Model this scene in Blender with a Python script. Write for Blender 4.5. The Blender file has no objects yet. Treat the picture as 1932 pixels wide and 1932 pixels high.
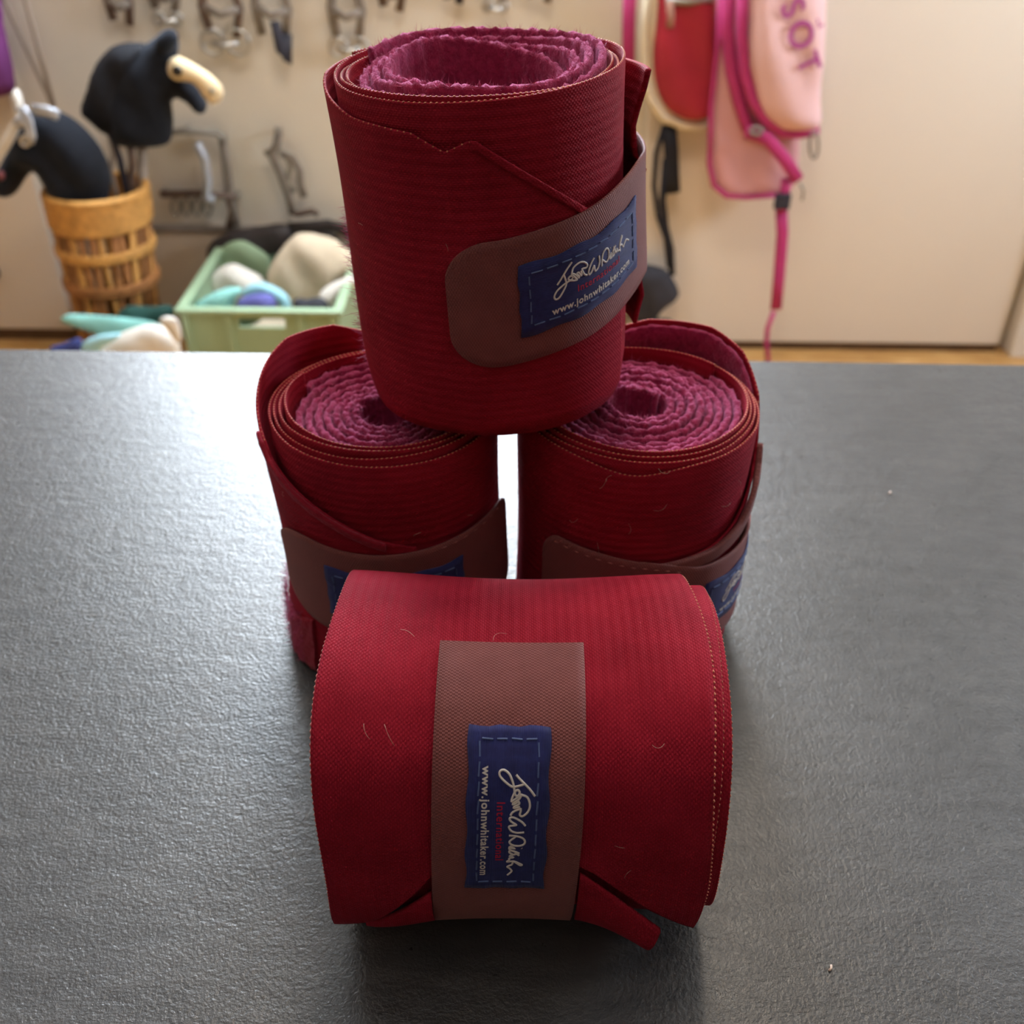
import bpy, bmesh, math, random
import numpy as np
from mathutils import Vector, Matrix
random.seed(7)
rng = np.random.default_rng(7)
PI = math.pi
SC = bpy.context.scene
COL = SC.collection

# ------------------------------------------------------------------ camera
IMG = 1932.0
FPX = 1881.0                       # focal length in pixels of a 1932 px frame
PITCH = 0.6307
ROLL = 0.0123
CAMZ = 1.20                        # eye height over the floor
TABZ = 0.90                        # worktop height
EYE = Vector((0, 0, CAMZ))
_F = Vector((0, math.cos(PITCH), -math.sin(PITCH)))
_R0 = Vector((1, 0, 0))
_U0 = Vector((0, math.sin(PITCH), math.cos(PITCH)))
_c, _s = math.cos(ROLL), math.sin(ROLL)
_R = _R0 * _c + _U0 * _s           # picture's right / up in the world
_U = _U0 * _c - _R0 * _s
cam = bpy.data.cameras.new('camera')
cam.sensor_fit = 'HORIZONTAL'
cam.sensor_width = 36.0
cam.lens = 36.0 * FPX / IMG
cam.clip_start = 0.01
cam.dof.use_dof = True
cam.dof.focus_distance = 0.29
cam.dof.aperture_fstop = cam.lens / 2.4     # 2.4 mm pupil, as in a phone
camo = bpy.data.objects.new('camera', cam)
COL.objects.link(camo)
M = Matrix.Identity(4)
for i in range(3):
    M[i][0] = _R[i]; M[i][1] = _U[i]; M[i][2] = -_F[i]; M[i][3] = EYE[i]
camo.matrix_world = M
SC.camera = camo

def ray(x, y):
    return (_F + _R * ((x - 966) / FPX) - _U * ((y - 966) / FPX))
def at_y(x, y, Y):                 # the point of a pixel's line of sight on the plane y = Y
    d = ray(x, y); return EYE + d * (Y / d.y)
def at_z(x, y, Z):                 # ... on the level z = Z
    d = ray(x, y); return EYE + d * ((Z - CAMZ) / d.z)

# ------------------------------------------------------------------ light and exposure
SC.view_settings.view_transform = 'Standard'
SC.view_settings.look = 'None'
SC.view_settings.gamma = 1.0
SC.view_settings.exposure = 0.10
SC.view_settings.use_curve_mapping = False
w = bpy.data.worlds.new('daylight'); SC.world = w
w.use_nodes = True
bg = w.node_tree.nodes['Background']
bg.inputs['Color'].default_value = (0.80, 0.90, 1.0, 1)
bg.inputs['Strength'].default_value = 46.0
SC.cycles.max_bounces = 8
SC.cycles.diffuse_bounces = 5
SC.cycles.use_denoising = True
SC.cycles.sample_clamp_indirect = 10.0
LAMP_STRENGTH = 45.0
WIN_BACK = (-0.85, 0.20, 1.02, 2.35)       # x0, x1, z0, z1 of the opening above the tack
WIN_SIDE_ADDED = (1.30, 1.95, 1.15, 1.85)        # y0, y1, z0, z1 of an unseen window added in the right-hand wall for its light

# ------------------------------------------------------------------ room measures
WALL_Y = 2.42; REAR_Y = -3.4; XL = -2.1; XR = 2.1; CEIL = 2.55

# ------------------------------------------------------------------ helpers
def link(o, parent=None):
    COL.objects.link(o)
    if parent is not None: o.parent = parent
    return o
def mesh_obj(name, V, Fc, mat, parent=None, uv=None, smooth=True, loc=None):
    me = bpy.data.meshes.new(name)
    me.from_pydata([tuple(map(float, v)) for v in V], [], [tuple(map(int, f)) for f in Fc])
    if uv is not None:
        l = me.uv_layers.new(name='UVMap')
        vi = np.empty(len(me.loops), dtype=np.int32)
        me.loops.foreach_get('vertex_index', vi)
        l.data.foreach_set('uv', np.asarray(uv, dtype=np.float32)[vi].ravel())
    if smooth: me.polygons.foreach_set('use_smooth', [True] * len(me.polygons))
    me.materials.append(mat)
    me.update()
    o = bpy.data.objects.new(name, me)
    if loc is not None: o.location = loc
    return link(o, parent)
def empty(name, loc=(0, 0, 0)):
    o = bpy.data.objects.new(name, None); o.empty_display_size = 0.02
    o.location = loc
    return link(o)
def tag(o, label=None, cat=None, group=None, kind=None):
    if label: o['label'] = label
    if cat: o['category'] = cat
    if group: o['group'] = group
    if kind: o['kind'] = kind
    return o
class MB:
    def __init__(s): s.V = []; s.F = []
    def add(s, V, F):
        n = len(s.V); s.V.extend(V); s.F.extend([tuple(i + n for i in f) for f in F]); return s
    def box(s, x0, x1, y0, y1, z0, z1):
        V = [(x, y, z) for x in (x0, x1) for y in (y0, y1) for z in (z0, z1)]
        return s.add(V, [(0, 1, 3, 2), (4, 6, 7, 5), (0, 4, 5, 1), (2, 3, 7, 6), (0, 2, 6, 4), (1, 5, 7, 3)])
    def tube(s, pts, r, n=8, closed=False, flat=1.0, up=None):
        pts = [Vector(p) for p in pts]; m = len(pts)
        rs = r if hasattr(r, '__len__') else [r] * m
        prev = None; V = []
        for i, p in enumerate(pts):
            a = pts[(i - 1) % m] if (closed or i > 0) else p
            b = pts[(i + 1) % m] if (closed or i < m - 1) else p
            t = (b - a).normalized()
            if up is not None: nrm = Vector(up)
            elif prev is None: nrm = Vector((0, 0, 1)) if abs(t.z) < .9 else Vector((1, 0, 0))
            else: nrm = prev
            nrm = (nrm - t * nrm.dot(t)).normalized(); prev = nrm
            bn = t.cross(nrm)
            for k in range(n):
                q = 2 * PI * k / n
                V.append(tuple(p + nrm * (math.cos(q) * rs[i] * flat) + bn * (math.sin(q) * rs[i])))
        Fc = []
        for i in range(m if closed else m - 1):
            j = (i + 1) % m
            for k in range(n):
                l = (k + 1) % n
                Fc.append((i * n + k, i * n + l, j * n + l, j * n + k))
        if not closed:
            Fc.append(tuple(range(n))[::-1]); Fc.append(tuple((m - 1) * n + k for k in range(n)))
        return s.add(V, Fc)
    def build(s, name, mat, parent=None, smooth=False, loc=None):
        return mesh_obj(name, s.V, s.F, mat, parent, None, smooth, loc)
def bevel(o, wdt=0.004, seg=2):
    m = o.modifiers.new('bevel', 'BEVEL'); m.width = wdt; m.segments = seg; m.limit_method = 'ANGLE'
    return o

# ------------------------------------------------------------------ materials
def sock(n, *names):
    for k in names:
        if k in n.inputs: return n.inputs[k]
class Mat:
    def __init__(s, name, col, rough=.6, spec=.5, sheen=0, sheen_tint=(1, 1, 1), metal=0, sheen_rough=.5):
        s.m = bpy.data.materials.new(name); s.m.use_nodes = True
        s.t = s.m.node_tree; s.b = s.t.nodes['Principled BSDF']
        s.b.inputs['Base Color'].default_value = (*col, 1)
        s.b.inputs['Roughness'].default_value = rough
        s.b.inputs['Specular IOR Level'].default_value = spec
        s.b.inputs['Metallic'].default_value = metal
        if sheen:
            s.b.inputs['Sheen Weight'].default_value = sheen
            s.b.inputs['Sheen Tint'].default_value = (*sheen_tint, 1)
            s.b.inputs['Sheen Roughness'].default_value = sheen_rough
    def n(s, typ, **kw):
        x = s.t.nodes.new(typ)
        for k, v in kw.items():
            if k in x.inputs: x.inputs[k].default_value = v
            else: setattr(x, k, v)
        return x
    def l(s, a, b): s.t.links.new(a, b)
    def math(s, op, a, b=None, c=None):
        x = s.n('ShaderNodeMath', operation=op)
        for i, v in enumerate((a, b, c)):
            if v is None: continue
            if isinstance(v, (int, float)): x.inputs[i].default_value = v
            else: s.l(v, x.inputs[i])
        return x.outputs[0]
    def mix(s, fac, c1, c2):
        x = s.n('ShaderNodeMix', data_type='RGBA')
        if isinstance(fac, (int, float)): x.inputs[0].default_value = fac
        else: s.l(fac, x.inputs[0])
        for k, c in ((6, c1), (7, c2)):
            if isinstance(c, tuple): x.inputs[k].default_value = (*c, 1)
            else: s.l(c, x.inputs[k])
        return x.outputs[2]
    def ramp(s, fac, stops):
        r = s.n('ShaderNodeValToRGB'); e = r.color_ramp.elements
        while len(e) < len(stops): e.new(.5)
        for el, (p, c) in zip(e, stops):
            el.position = p; el.color = (*c, 1)
        s.l(fac, r.inputs[0]); return r.outputs[0]
    def noise(s, scale, detail=4, rough=.55, vec=None, dist=0):
        x = s.n('ShaderNodeTexNoise'); x.inputs['Scale'].default_value = scale
        x.inputs['Detail'].default_value = detail; x.inputs['Roughness'].default_value = rough
        x.inputs['Distortion'].default_value = dist
        if vec is None: vec = s.n('ShaderNodeTexCoord').outputs['Object']
        s.l(vec, x.inputs['Vector']); return x.outputs['Fac']
    def color(s, c): s.l(c, s.b.inputs['Base Color'])
    def bump(s, h, dist=.001, strength=1.0):
        x = s.n('ShaderNodeBump'); x.inputs['Distance'].default_value = dist
        x.inputs['Strength'].default_value = strength
        s.l(h, x.inputs['Height']); s.l(x.outputs[0], s.b.inputs['Normal']); return x

def mat_plain(name, col, rough=.7, var=.12, scale=12, bump=.0, spec=.3, sheen=0, metal=0, tint=(1, 1, 1)):
    m = Mat(name, col, rough, spec, sheen, tint, metal)
    f = m.noise(scale)
    lo = tuple(c * (1 - var) for c in col); hi = tuple(min(1, c * (1 + var)) for c in col)
    m.color(m.ramp(f, [(.3, lo), (.7, hi)]))
    if bump: m.bump(m.noise(scale * 6), bump, .6)
    return m.m

def mat_elastic():
    m = Mat('elastic_webbing', (.34, .012, .028), .68, .07, .05, (1, .25, .42), sheen_rough=.4)
    uvn = m.n('ShaderNodeUVMap'); sep = m.n('ShaderNodeSeparateXYZ'); m.l(uvn.outputs[0], sep.inputs[0])
    u, v = sep.outputs[0], sep.outputs[1]
    rib = m.math('SINE', m.math('MULTIPLY', v, 2 * PI / .0034))
    rib01 = m.math('MULTIPLY_ADD', rib, .5, .5)
    row = m.math('FLOOR', m.math('MULTIPLY', v, 1 / .00068))
    ph = m.math('MULTIPLY', row, PI * .92)
    ph = m.math('ADD', ph, m.math('MULTIPLY', m.noise(700, 2), 5.0))
    st = m.math('SINE', m.math('MULTIPLY_ADD', u, 2 * PI / .0013, ph))
    st01 = m.math('MULTIPLY_ADD', st, .5, .5)
    rw = m.math('ABSOLUTE', m.math('SINE', m.math('MULTIPLY', v, PI / .00068)))
    weave = m.math('MULTIPLY', st01, rw)
    h = m.math('ADD', m.math('MULTIPLY', rib01, .5), m.math('MULTIPLY', weave, .30))
    nz = m.noise(60, 3)
    f = m.math('ADD', m.math('MULTIPLY', weave, .22), m.math('MULTIPLY', nz, .8))
    m.color(m.ramp(f, [(.2, (.22, .007, .020)), (.55, (.31, .012, .031)), (.9, (.38, .020, .042))]))
    m.bump(h, .00042, 1.0)
    return m.m
def mat_fleece():
    m = Mat('fleece', (.33, .02, .075), .95, .1, .85, (1, .42, .75), sheen_rough=.45)
    f = m.noise(420, 5, .7)
    m.color(m.ramp(f, [(.25, (.20, .012, .05)), (.75, (.46, .045, .14))]))
    m.bump(f, .0012, 1.0)
    return m.m
def mat_redfleece():
    m = Mat('red_fleece', (.26, .008, .022), .95, .1, .5, (1, .35, .5), sheen_rough=.5)
    f = m.noise(420, 5, .7)
    m.color(m.ramp(f, [(.25, (.20, .005, .016)), (.75, (.32, .012, .032))]))
    m.bump(f, .0008, 1.0)
    return m.m
def mat_strap():
    m = Mat('hook_tape', (.17, .05, .05), .6, .35, .2, (1, .6, .6))
    uvn = m.n('ShaderNodeUVMap'); sep = m.n('ShaderNodeSeparateXYZ'); m.l(uvn.outputs[0], sep.inputs[0])
    a = m.math('SINE', m.math('MULTIPLY', sep.outputs[0], 2 * PI / .0007))
    row = m.math('FLOOR', m.math('MULTIPLY', sep.outputs[1], 1 / .0008))
    b = m.math('SINE', m.math('MULTIPLY', sep.outputs[1], 2 * PI / .0008))
    a = m.math('SINE', m.math('MULTIPLY_ADD', sep.outputs[0], 2 * PI / .0009, m.math('MULTIPLY', row, PI)))
    g = m.math('MULTIPLY_ADD', m.math('MULTIPLY', a, b), .5, .5)
    f = m.math('ADD', m.math('MULTIPLY', g, .5), m.math('MULTIPLY', m.noise(80, 4), .5))
    m.color(m.ramp(f, [(.2, (.15, .037, .039)), (.8, (.26, .077, .078))]))
    m.bump(g, .00018, 1.0)
    return m.m
def mat_label():
    m = Mat('woven_label', (.02, .028, .16), .6, .3, .15, (.6, .7, 1))
    uvn = m.n('ShaderNodeUVMap'); sep = m.n('ShaderNodeSeparateXYZ'); m.l(uvn.outputs[0], sep.inputs[0])
    a = m.math('SINE', m.math('MULTIPLY', sep.outputs[1], 2 * PI / .0005))
    m.color(m.ramp(m.noise(300, 3), [(.3, (.016, .022, .125)), (.7, (.026, .036, .19))]))
    m.bump(a, .0001, .6)
    return m.m
def mat_table():
    m = Mat('slate_laminate', (.045, .046, .05), .36, .6)
    co = m.n('ShaderNodeTexCoord').outputs['Object']
    big = m.noise(9, 6, .6, co, .6)
    mid = m.noise(210, 4, .6, co, .15)
    fine = m.noise(720, 3, .6, co, .0)
    mp = m.n('ShaderNodeMapping'); mp.inputs['Scale'].default_value = (38, 120, 60); mp.inputs['Rotation'].default_value = (0, 0, .35); m.l(co, mp.inputs[0])
    streak = m.noise(1.0, 4, .6, mp.outputs[0], .5)
    m.color(m.ramp(m.math('ADD', m.math('MULTIPLY', big, .45), m.math('MULTIPLY', streak, .55)),
                   [(.3, (.026, .027, .030)), (.5, (.043, .044, .048)), (.72, (.070, .070, .073))]))
    h = m.math('ADD', m.math('MULTIPLY', mid, .6), m.math('MULTIPLY', fine, .75))
    h = m.math('ADD', h, m.math('MULTIPLY', streak, .5))
    m.bump(h, .00046, 1.0)
    rr = m.n('ShaderNodeMapRange'); m.l(mid, rr.inputs[0])
    rr.inputs[1].default_value = .3; rr.inputs[2].default_value = .7
    rr.inputs[3].default_value = .27; rr.inputs[4].default_value = .40
    m.l(rr.outputs[0], m.b.inputs['Roughness'])
    return m.m
def mat_wood():
    m = Mat('floor_wood', (.5, .28, .1), .4, .4)
    co = m.n('ShaderNodeTexCoord').outputs['Object']
    mp = m.n('ShaderNodeMapping'); mp.inputs['Scale'].default_value = (1.5, 14, 1); m.l(co, mp.inputs[0])
    m.color(m.ramp(m.noise(5, 6, .6, mp.outputs[0], 1.2), [(.3, (.34, .16, .05)), (.5, (.52, .29, .10)), (.7, (.66, .42, .18))]))
    return m.m
def mat_emit(name, col, st):
    m = Mat(name, col)
    m.b.inputs['Emission Color'].default_value = (*col, 1); m.b.inputs['Emission Strength'].default_value = st
    return m.m

MT = dict(
    elastic=mat_elastic(), fleece=mat_fleece(), redfleece=mat_redfleece(), strap=mat_strap(), label=mat_label(), table=mat_table(), wood=mat_wood(),
    thread=mat_plain('edge_thread', (.55, .17, .10), .55, .25, 300, sheen=.3, tint=(1, .6, .5)),
    rose=mat_plain('rose_thread', (.45, .17, .16), .6, .2, 300),
    blue_thread=mat_plain('blue_thread', (.10, .15, .34), .6, .2, 300),
    white_thread=mat_plain('white_thread', (.72, .70, .70), .6, .06, 300),
    red_thread=mat_plain('red_thread', (.50, .02, .06), .6, .1, 300),
    fuzz=mat_plain('fleece_fibre', (.50, .07, .20), .8, .25, 200, sheen=.8, tint=(1, .5, .75)),
    lint=mat_plain('lint', (.75, .60, .52), .6, .15, 100),
    wall=mat_plain('wall_paint', (.70, .645, .56), .8, .03, 3, .0006),
    bounce_cut=mat_plain('bounce_cut_cladding', (.33, .23, .14), .6, .2, 8),  # wood tone invented for the unseen side walls, to cut bounced light
    dado=mat_plain('dado_paint', (.52, .43, .33), .75, .06, 4),
    door=mat_plain('door_paint', (.74, .67, .585), .5, .02, 2, spec=.4),
    white=mat_plain('white_paint', (.78, .74, .68), .5, .02, 3),
    dark=mat_plain('dark_brown_wood', (.10, .055, .03), .5, .2, 20),
    ceil=mat_plain('ceiling_paint', (.60, .58, .54), .9, .02, 2),
    black=mat_plain('black_plush', (.010, .011, .015), .9, .2, 40, .002, .1, .15, tint=(.6, .7, .9)),
    blackstrap=mat_plain('black_webbing', (.012, .014, .024), .7, .1, 40),
    mane=mat_plain('black_mane', (.008, .009, .014), .8, .3, 80, .003),
    cream=mat_plain('cream_plush', (.70, .55, .33), .9, .08, 30, .001, .1, .3),
    creamcloth=mat_plain('cream_cloth', (.66, .55, .41), .9, .08, 14, .002),
    whitecloth=mat_plain('white_cloth', (.74, .70, .64), .9, .06, 14, .002),
    teal=mat_plain('mint_cloth', (.27, .60, .56), .85, .10, 14, .002),
    sky=mat_plain('light_blue_cloth', (.36, .66, .76), .85, .10, 14, .002),
    navy=mat_plain('navy_cloth', (.035, .045, .16), .85, .15, 14, .002),
    purpleblue=mat_plain('violet_blue_cloth', (.11, .11, .34), .85, .15, 14, .002),
    charcoal=mat_plain('charcoal_cloth', (.035, .035, .045), .85, .15, 14, .002),
    brownblack=mat_plain('dark_brown_leather', (.035, .028, .028), .5, .2, 20),
    darkgreen=mat_plain('dark_green_cloth', (.02, .07, .06), .85, .2, 14, .002),
    crate=mat_plain('green_plastic', (.30, .42, .27), .45, .05, 6),
    wicker=mat_plain('wicker', (.58, .30, .085), .6, .25, 60, .001),
    wicker2=mat_plain('wicker_dark', (.33, .14, .045), .65, .35, 50, .001),
    leather=mat_plain('tack_leather', (.14, .095, .075), .5, .25, 25),
    leather2=mat_plain('grey_leather', (.22, .19, .165), .5, .2, 25),
    nyl=mat_plain('dark_nylon', (.03, .03, .045), .6, .2, 25),
    steel=mat_plain('steel', (.52, .50, .47), .3, .1, 30, metal=.9),
    greymetal=mat_plain('grey_metal', (.30, .28, .25), .4, .15, 30, metal=.5),
    halter=mat_plain('silver_halter', (.46, .49, .55), .4, .15, 30, metal=.3),
    stick=mat_plain('grey_stick', (.34, .28, .23), .5, .1, 20),
    red=mat_plain('red_nylon', (.38, .022, .045), .55, .12, 10, .001),
    redline=mat_plain('tan_lining', (.42, .22, .17), .8, .1, 20),
    piping=mat_plain('cream_binding', (.70, .61, .46), .8, .06, 20),
    magenta=mat_plain('magenta_webbing', (.44, .035, .17), .6, .12, 20),
    pink=mat_plain('pink_canvas', (.76, .49, .50), .85, .04, 9, .001),
    pink2=mat_plain('pink_canvas_back', (.62, .33, .35), .85, .05, 9, .001),
    purple=mat_plain('purple_cloth', (.22, .055, .24), .85, .15, 10, .002),
    ink=mat_plain('magenta_ink', (.40, .07, .28), .8, .05, 20),
    nostril=mat_plain('nostril_pink', (.22, .07, .08), .8, .1, 20),
    eye=mat_plain('button_eye', (.02, .02, .02), .2, .1, 20, spec=.6),
    glass=None, lampglass=mat_emit('lamp_diffuser', (1.0, .84, .66), LAMP_STRENGTH),
)
g = Mat('window_glass', (1, 1, 1), 0.0)      # thin pane: clear, with a faint mirror
_tr = g.n('ShaderNodeBsdfTransparent'); _gl = g.n('ShaderNodeBsdfGlossy'); _gl.inputs['Roughness'].default_value = .02
_mx = g.n('ShaderNodeMixShader'); _mx.inputs[0].default_value = .06
g.l(_tr.outputs[0], _mx.inputs[1]); g.l(_gl.outputs[0], _mx.inputs[2])
g.l(_mx.outputs[0], g.t.nodes['Material Output'].inputs['Surface'])
MT['glass'] = g.m

# ------------------------------------------------------------------ the room
def structure(o): o['kind'] = 'structure'; return o
def wall_with_hole(name, y0, y1, hole, mat):
    x0, x1, z0, z1 = hole
    b = MB()
    b.box(XL - .1, x0, y0, y1, 0, CEIL); b.box(x1, XR + .1, y0, y1, 0, CEIL)
    b.box(x0, x1, y0, y1, 0, z0); b.box(x0, x1, y0, y1, z1, CEIL)
    return structure(b.build(name, mat))
structure(MB().box(XL - .1, XR + .1, REAR_Y - .1, WALL_Y + .1, -.05, 0).build('floor', MT['wood']))
structure(MB().box(XL - .1, XR + .1, REAR_Y - .1, WALL_Y + .1, CEIL, CEIL + .05).build('ceiling', MT['ceil']))
structure(MB().box(XL - .1, XL, REAR_Y, WALL_Y, 0, CEIL).build('wall_left', MT['bounce_cut']))  # out of view; dark surface made up to weaken fill on the rolls
y0, y1, z0, z1 = WIN_SIDE_ADDED
structure(MB().box(XR, XR + .1, REAR_Y, y0, 0, CEIL).box(XR, XR + .1, y1, WALL_Y, 0, CEIL).box(XR, XR + .1, y0, y1, 0, z0).box(XR, XR + .1, y0, y1, z1, CEIL).build('wall_right', MT['bounce_cut']))  # out of view; same bounce-cutting surface, opened for the added window
wall_with_hole('wall_back', WALL_Y, WALL_Y + .1, WIN_BACK, MT['wall'])
structure(MB().box(XL - .1, XR + .1, REAR_Y - .1, REAR_Y, 0, CEIL).build('wall_front', MT['dark']))  # unseen rear wall, given dark wood to keep the rolls' fronts dim
def window(n, size, loc, rz):
    """frame and two panes in a wall opening; the opening's middle bottom at loc, facing the room along -y when rz = 0"""
    ww, hh = size; t = .035
    w_ = structure(empty('window_%d' % n, loc)); w_.rotation_euler.z = rz
    for (a, b_, c_, d_) in ((-ww / 2, -ww / 2 + t, 0, hh), (ww / 2 - t, ww / 2, 0, hh), (-ww / 2 + t, ww / 2 - t, 0, t), (-ww / 2 + t, ww / 2 - t, hh - t, hh), (-t / 2, t / 2, t, hh - t)):
        MB().box(a, b_, -.03, .03, c_, d_).build('window_frame', MT['white'], w_)
    for a, b_ in ((-ww / 2 + t, -t / 2), (t / 2, ww / 2 - t)):
        MB().box(a, b_, -.002, .002, t, hh - t).build('window_pane', MT['glass'], w_)
    li = bpy.data.lights.new('sky_portal_%d' % n, 'AREA'); li.shape = 'RECTANGLE'
    li.size = ww; li.size_y = hh; li.cycles.is_portal = True
    lo = link(bpy.data.objects.new('sky_portal_%d' % n, li))
    m_ = Matrix.Translation(loc) @ Matrix.Rotation(rz, 4, 'Z') @ Matrix.Translation((0, .045, hh / 2)) @ Matrix.Rotation(-PI / 2, 4, 'X')
    lo.matrix_world = m_
x0, x1, z0, z1 = WIN_BACK
window(1, (x1 - x0, z1 - z0), Vector(((x0 + x1) / 2, WALL_Y + .05, z0)), 0)
y0, y1, z0, z1 = WIN_SIDE_ADDED
window(2, (y1 - y0, z1 - z0), Vector((XR + .05, (y0 + y1) / 2, z0)), -PI / 2)  # invented window out of view, lights the back wall and the rolls' right sides

# the flush ceiling lamp above and beyond the worktop
lamp = tag(empty('ceiling_lamp', (.12, 1.15, CEIL)), 'round white flush ceiling lamp above the worktop', 'lamp')
def disc(r0, z0, r1, z1, n=32):
    V = [(r * math.cos(2 * PI * k / n), r * math.sin(2 * PI * k / n), z) for r, z in ((r0, z0), (r1, z1)) for k in range(n)]
    Fc = [(k, (k + 1) % n, n + (k + 1) % n, n + k) for k in range(n)] + [tuple(range(n)), tuple(range(2 * n - 1, n - 1, -1))]
    return V, Fc
MB().add(*disc(.17, 0, .17, -.025)).build('lamp_base', MT['white'], lamp)
MB().add(*disc(.16, -.025, .13, -.075)).build('lamp_shade', MT['lampglass'], lamp)

# the right-hand door, its casing and sill
px = lambda x, y, Y=WALL_Y: at_y(x, y, Y)
dl = px(1190, 560).x; dr = px(1873, 640).x
door = structure(empty('door_1', ((dl + dr) / 2, WALL_Y, 0)))
hw = (dr - dl) / 2
bevel(MB().box(-hw, hw, -.035, -.001, .022, 2.02).build('door_leaf', MT['door'], door), .003)
MB().box(-hw, hw, -.030, -.001, 0, .021).build('door_sill', MT['dark'], door)
b = MB().tube([(hw - .05, -.035, 1.02), (hw - .05, -.075, 1.02)], .009).tube([(hw - .05, -.075, 1.02), (hw - .17, -.075, 1.02)], .008)
b.build('door_handle', MT['steel'], door)
p0 = px(1905, 668); p1 = px(1985, 60)
b = MB()
V = [(p0.x - .028, WALL_Y - .06, 0), (p0.x + .06, WALL_Y - .06, 0), (p1.x + .11, WALL_Y - .06, 2.1), (p1.x + .02, WALL_Y - .06, 2.1)]
V += [(x, WALL_Y - .002, z) for x, y, z in V]
b.add(V, [(0, 1, 2, 3), (7, 6, 5, 4), (0, 4, 5, 1), (1, 5, 6, 2), (2, 6, 7, 3), (3, 7, 4, 0)])
structure(b.build('trim_1', MT['white']))
# the left-hand door
ll = XL + .55; lr = px(128, 540).x
d2 = structure(empty('door_2', ((ll + lr) / 2, WALL_Y, 0))); hw = (lr - ll) / 2
bevel(MB().box(-hw, hw, -.030, -.001, .03, 2.02).build('door_leaf', MT['door'], d2), .004)
MB().box(-hw, hw + .03, -.026, -.001, 0, .029).build('door_sill', MT['dark'], d2)
kx = px(-4, 505)
MB().tube([(kx.x - d2.location.x, -.03, kx.z), (kx.x - d2.location.x, -.05, kx.z)], .018, 12).build('door_knob', MT['dark'], d2)
# lower wall panelling between the doors, with its cap
z_d = px(350, 432).z
structure(MB().box(lr + .035, dl - .01, WALL_Y - .016, WALL_Y - .0005, 0, z_d).build('trim_2', MT['dado']))
structure(MB().box(lr + .035, dl - .01, WALL_Y - .022, WALL_Y - .0005, z_d, z_d + .012).build('trim_3', MT['leather2']))

# ------------------------------------------------------------------ the worktop
EDGE_L = at_z(0, 657, TABZ); EDGE_R = at_z(1932, 687, TABZ)
ang = math.atan2(EDGE_R.y - EDGE_L.y, EDGE_R.x - EDGE_L.x)
mid = (EDGE_L + EDGE_R) / 2
TW, TD = 1.6, .72
table = tag(empty('work_table', (mid.x, mid.y, 0)), 'dark slate-grey laminate worktop carrying the red bandage rolls', 'table')
table.rotation_euler.z = ang
me_o = MB().box(-TW / 2, TW / 2, -TD, 0, TABZ - .038, TABZ).build('tabletop', MT['table'], table)
bevel(me_o, .002, 2)
MB().box(-TW / 2 + .06, TW / 2 - .06, -TD + .05, -.05, TABZ - .12, TABZ - .039).build('apron', MT['dark'], table)
for sx in (-1, 1):
    for yy in (-TD + .06, -.11):
        MB().box(sx * (TW / 2 - .08) - .03, sx * (TW / 2 - .08) + .03, yy, yy + .06, 0, TABZ - .12).build('leg', MT['dark'], table)

# ------------------------------------------------------------------ bandage rolls
W = .1127
def sn(x, seed, f=1.0):            # smooth 1-D noise, vectorised
    x = np.asarray(x, float) * f
    return (np.sin(x * 1.0 + seed * 1.7) + .6 * np.sin(x * 2.13 + seed * 3.1) + .4 * np.sin(x * 4.37 + seed * .7) + .25 * np.sin(x * 8.9 + seed * 2.3)) / 2.25

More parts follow.
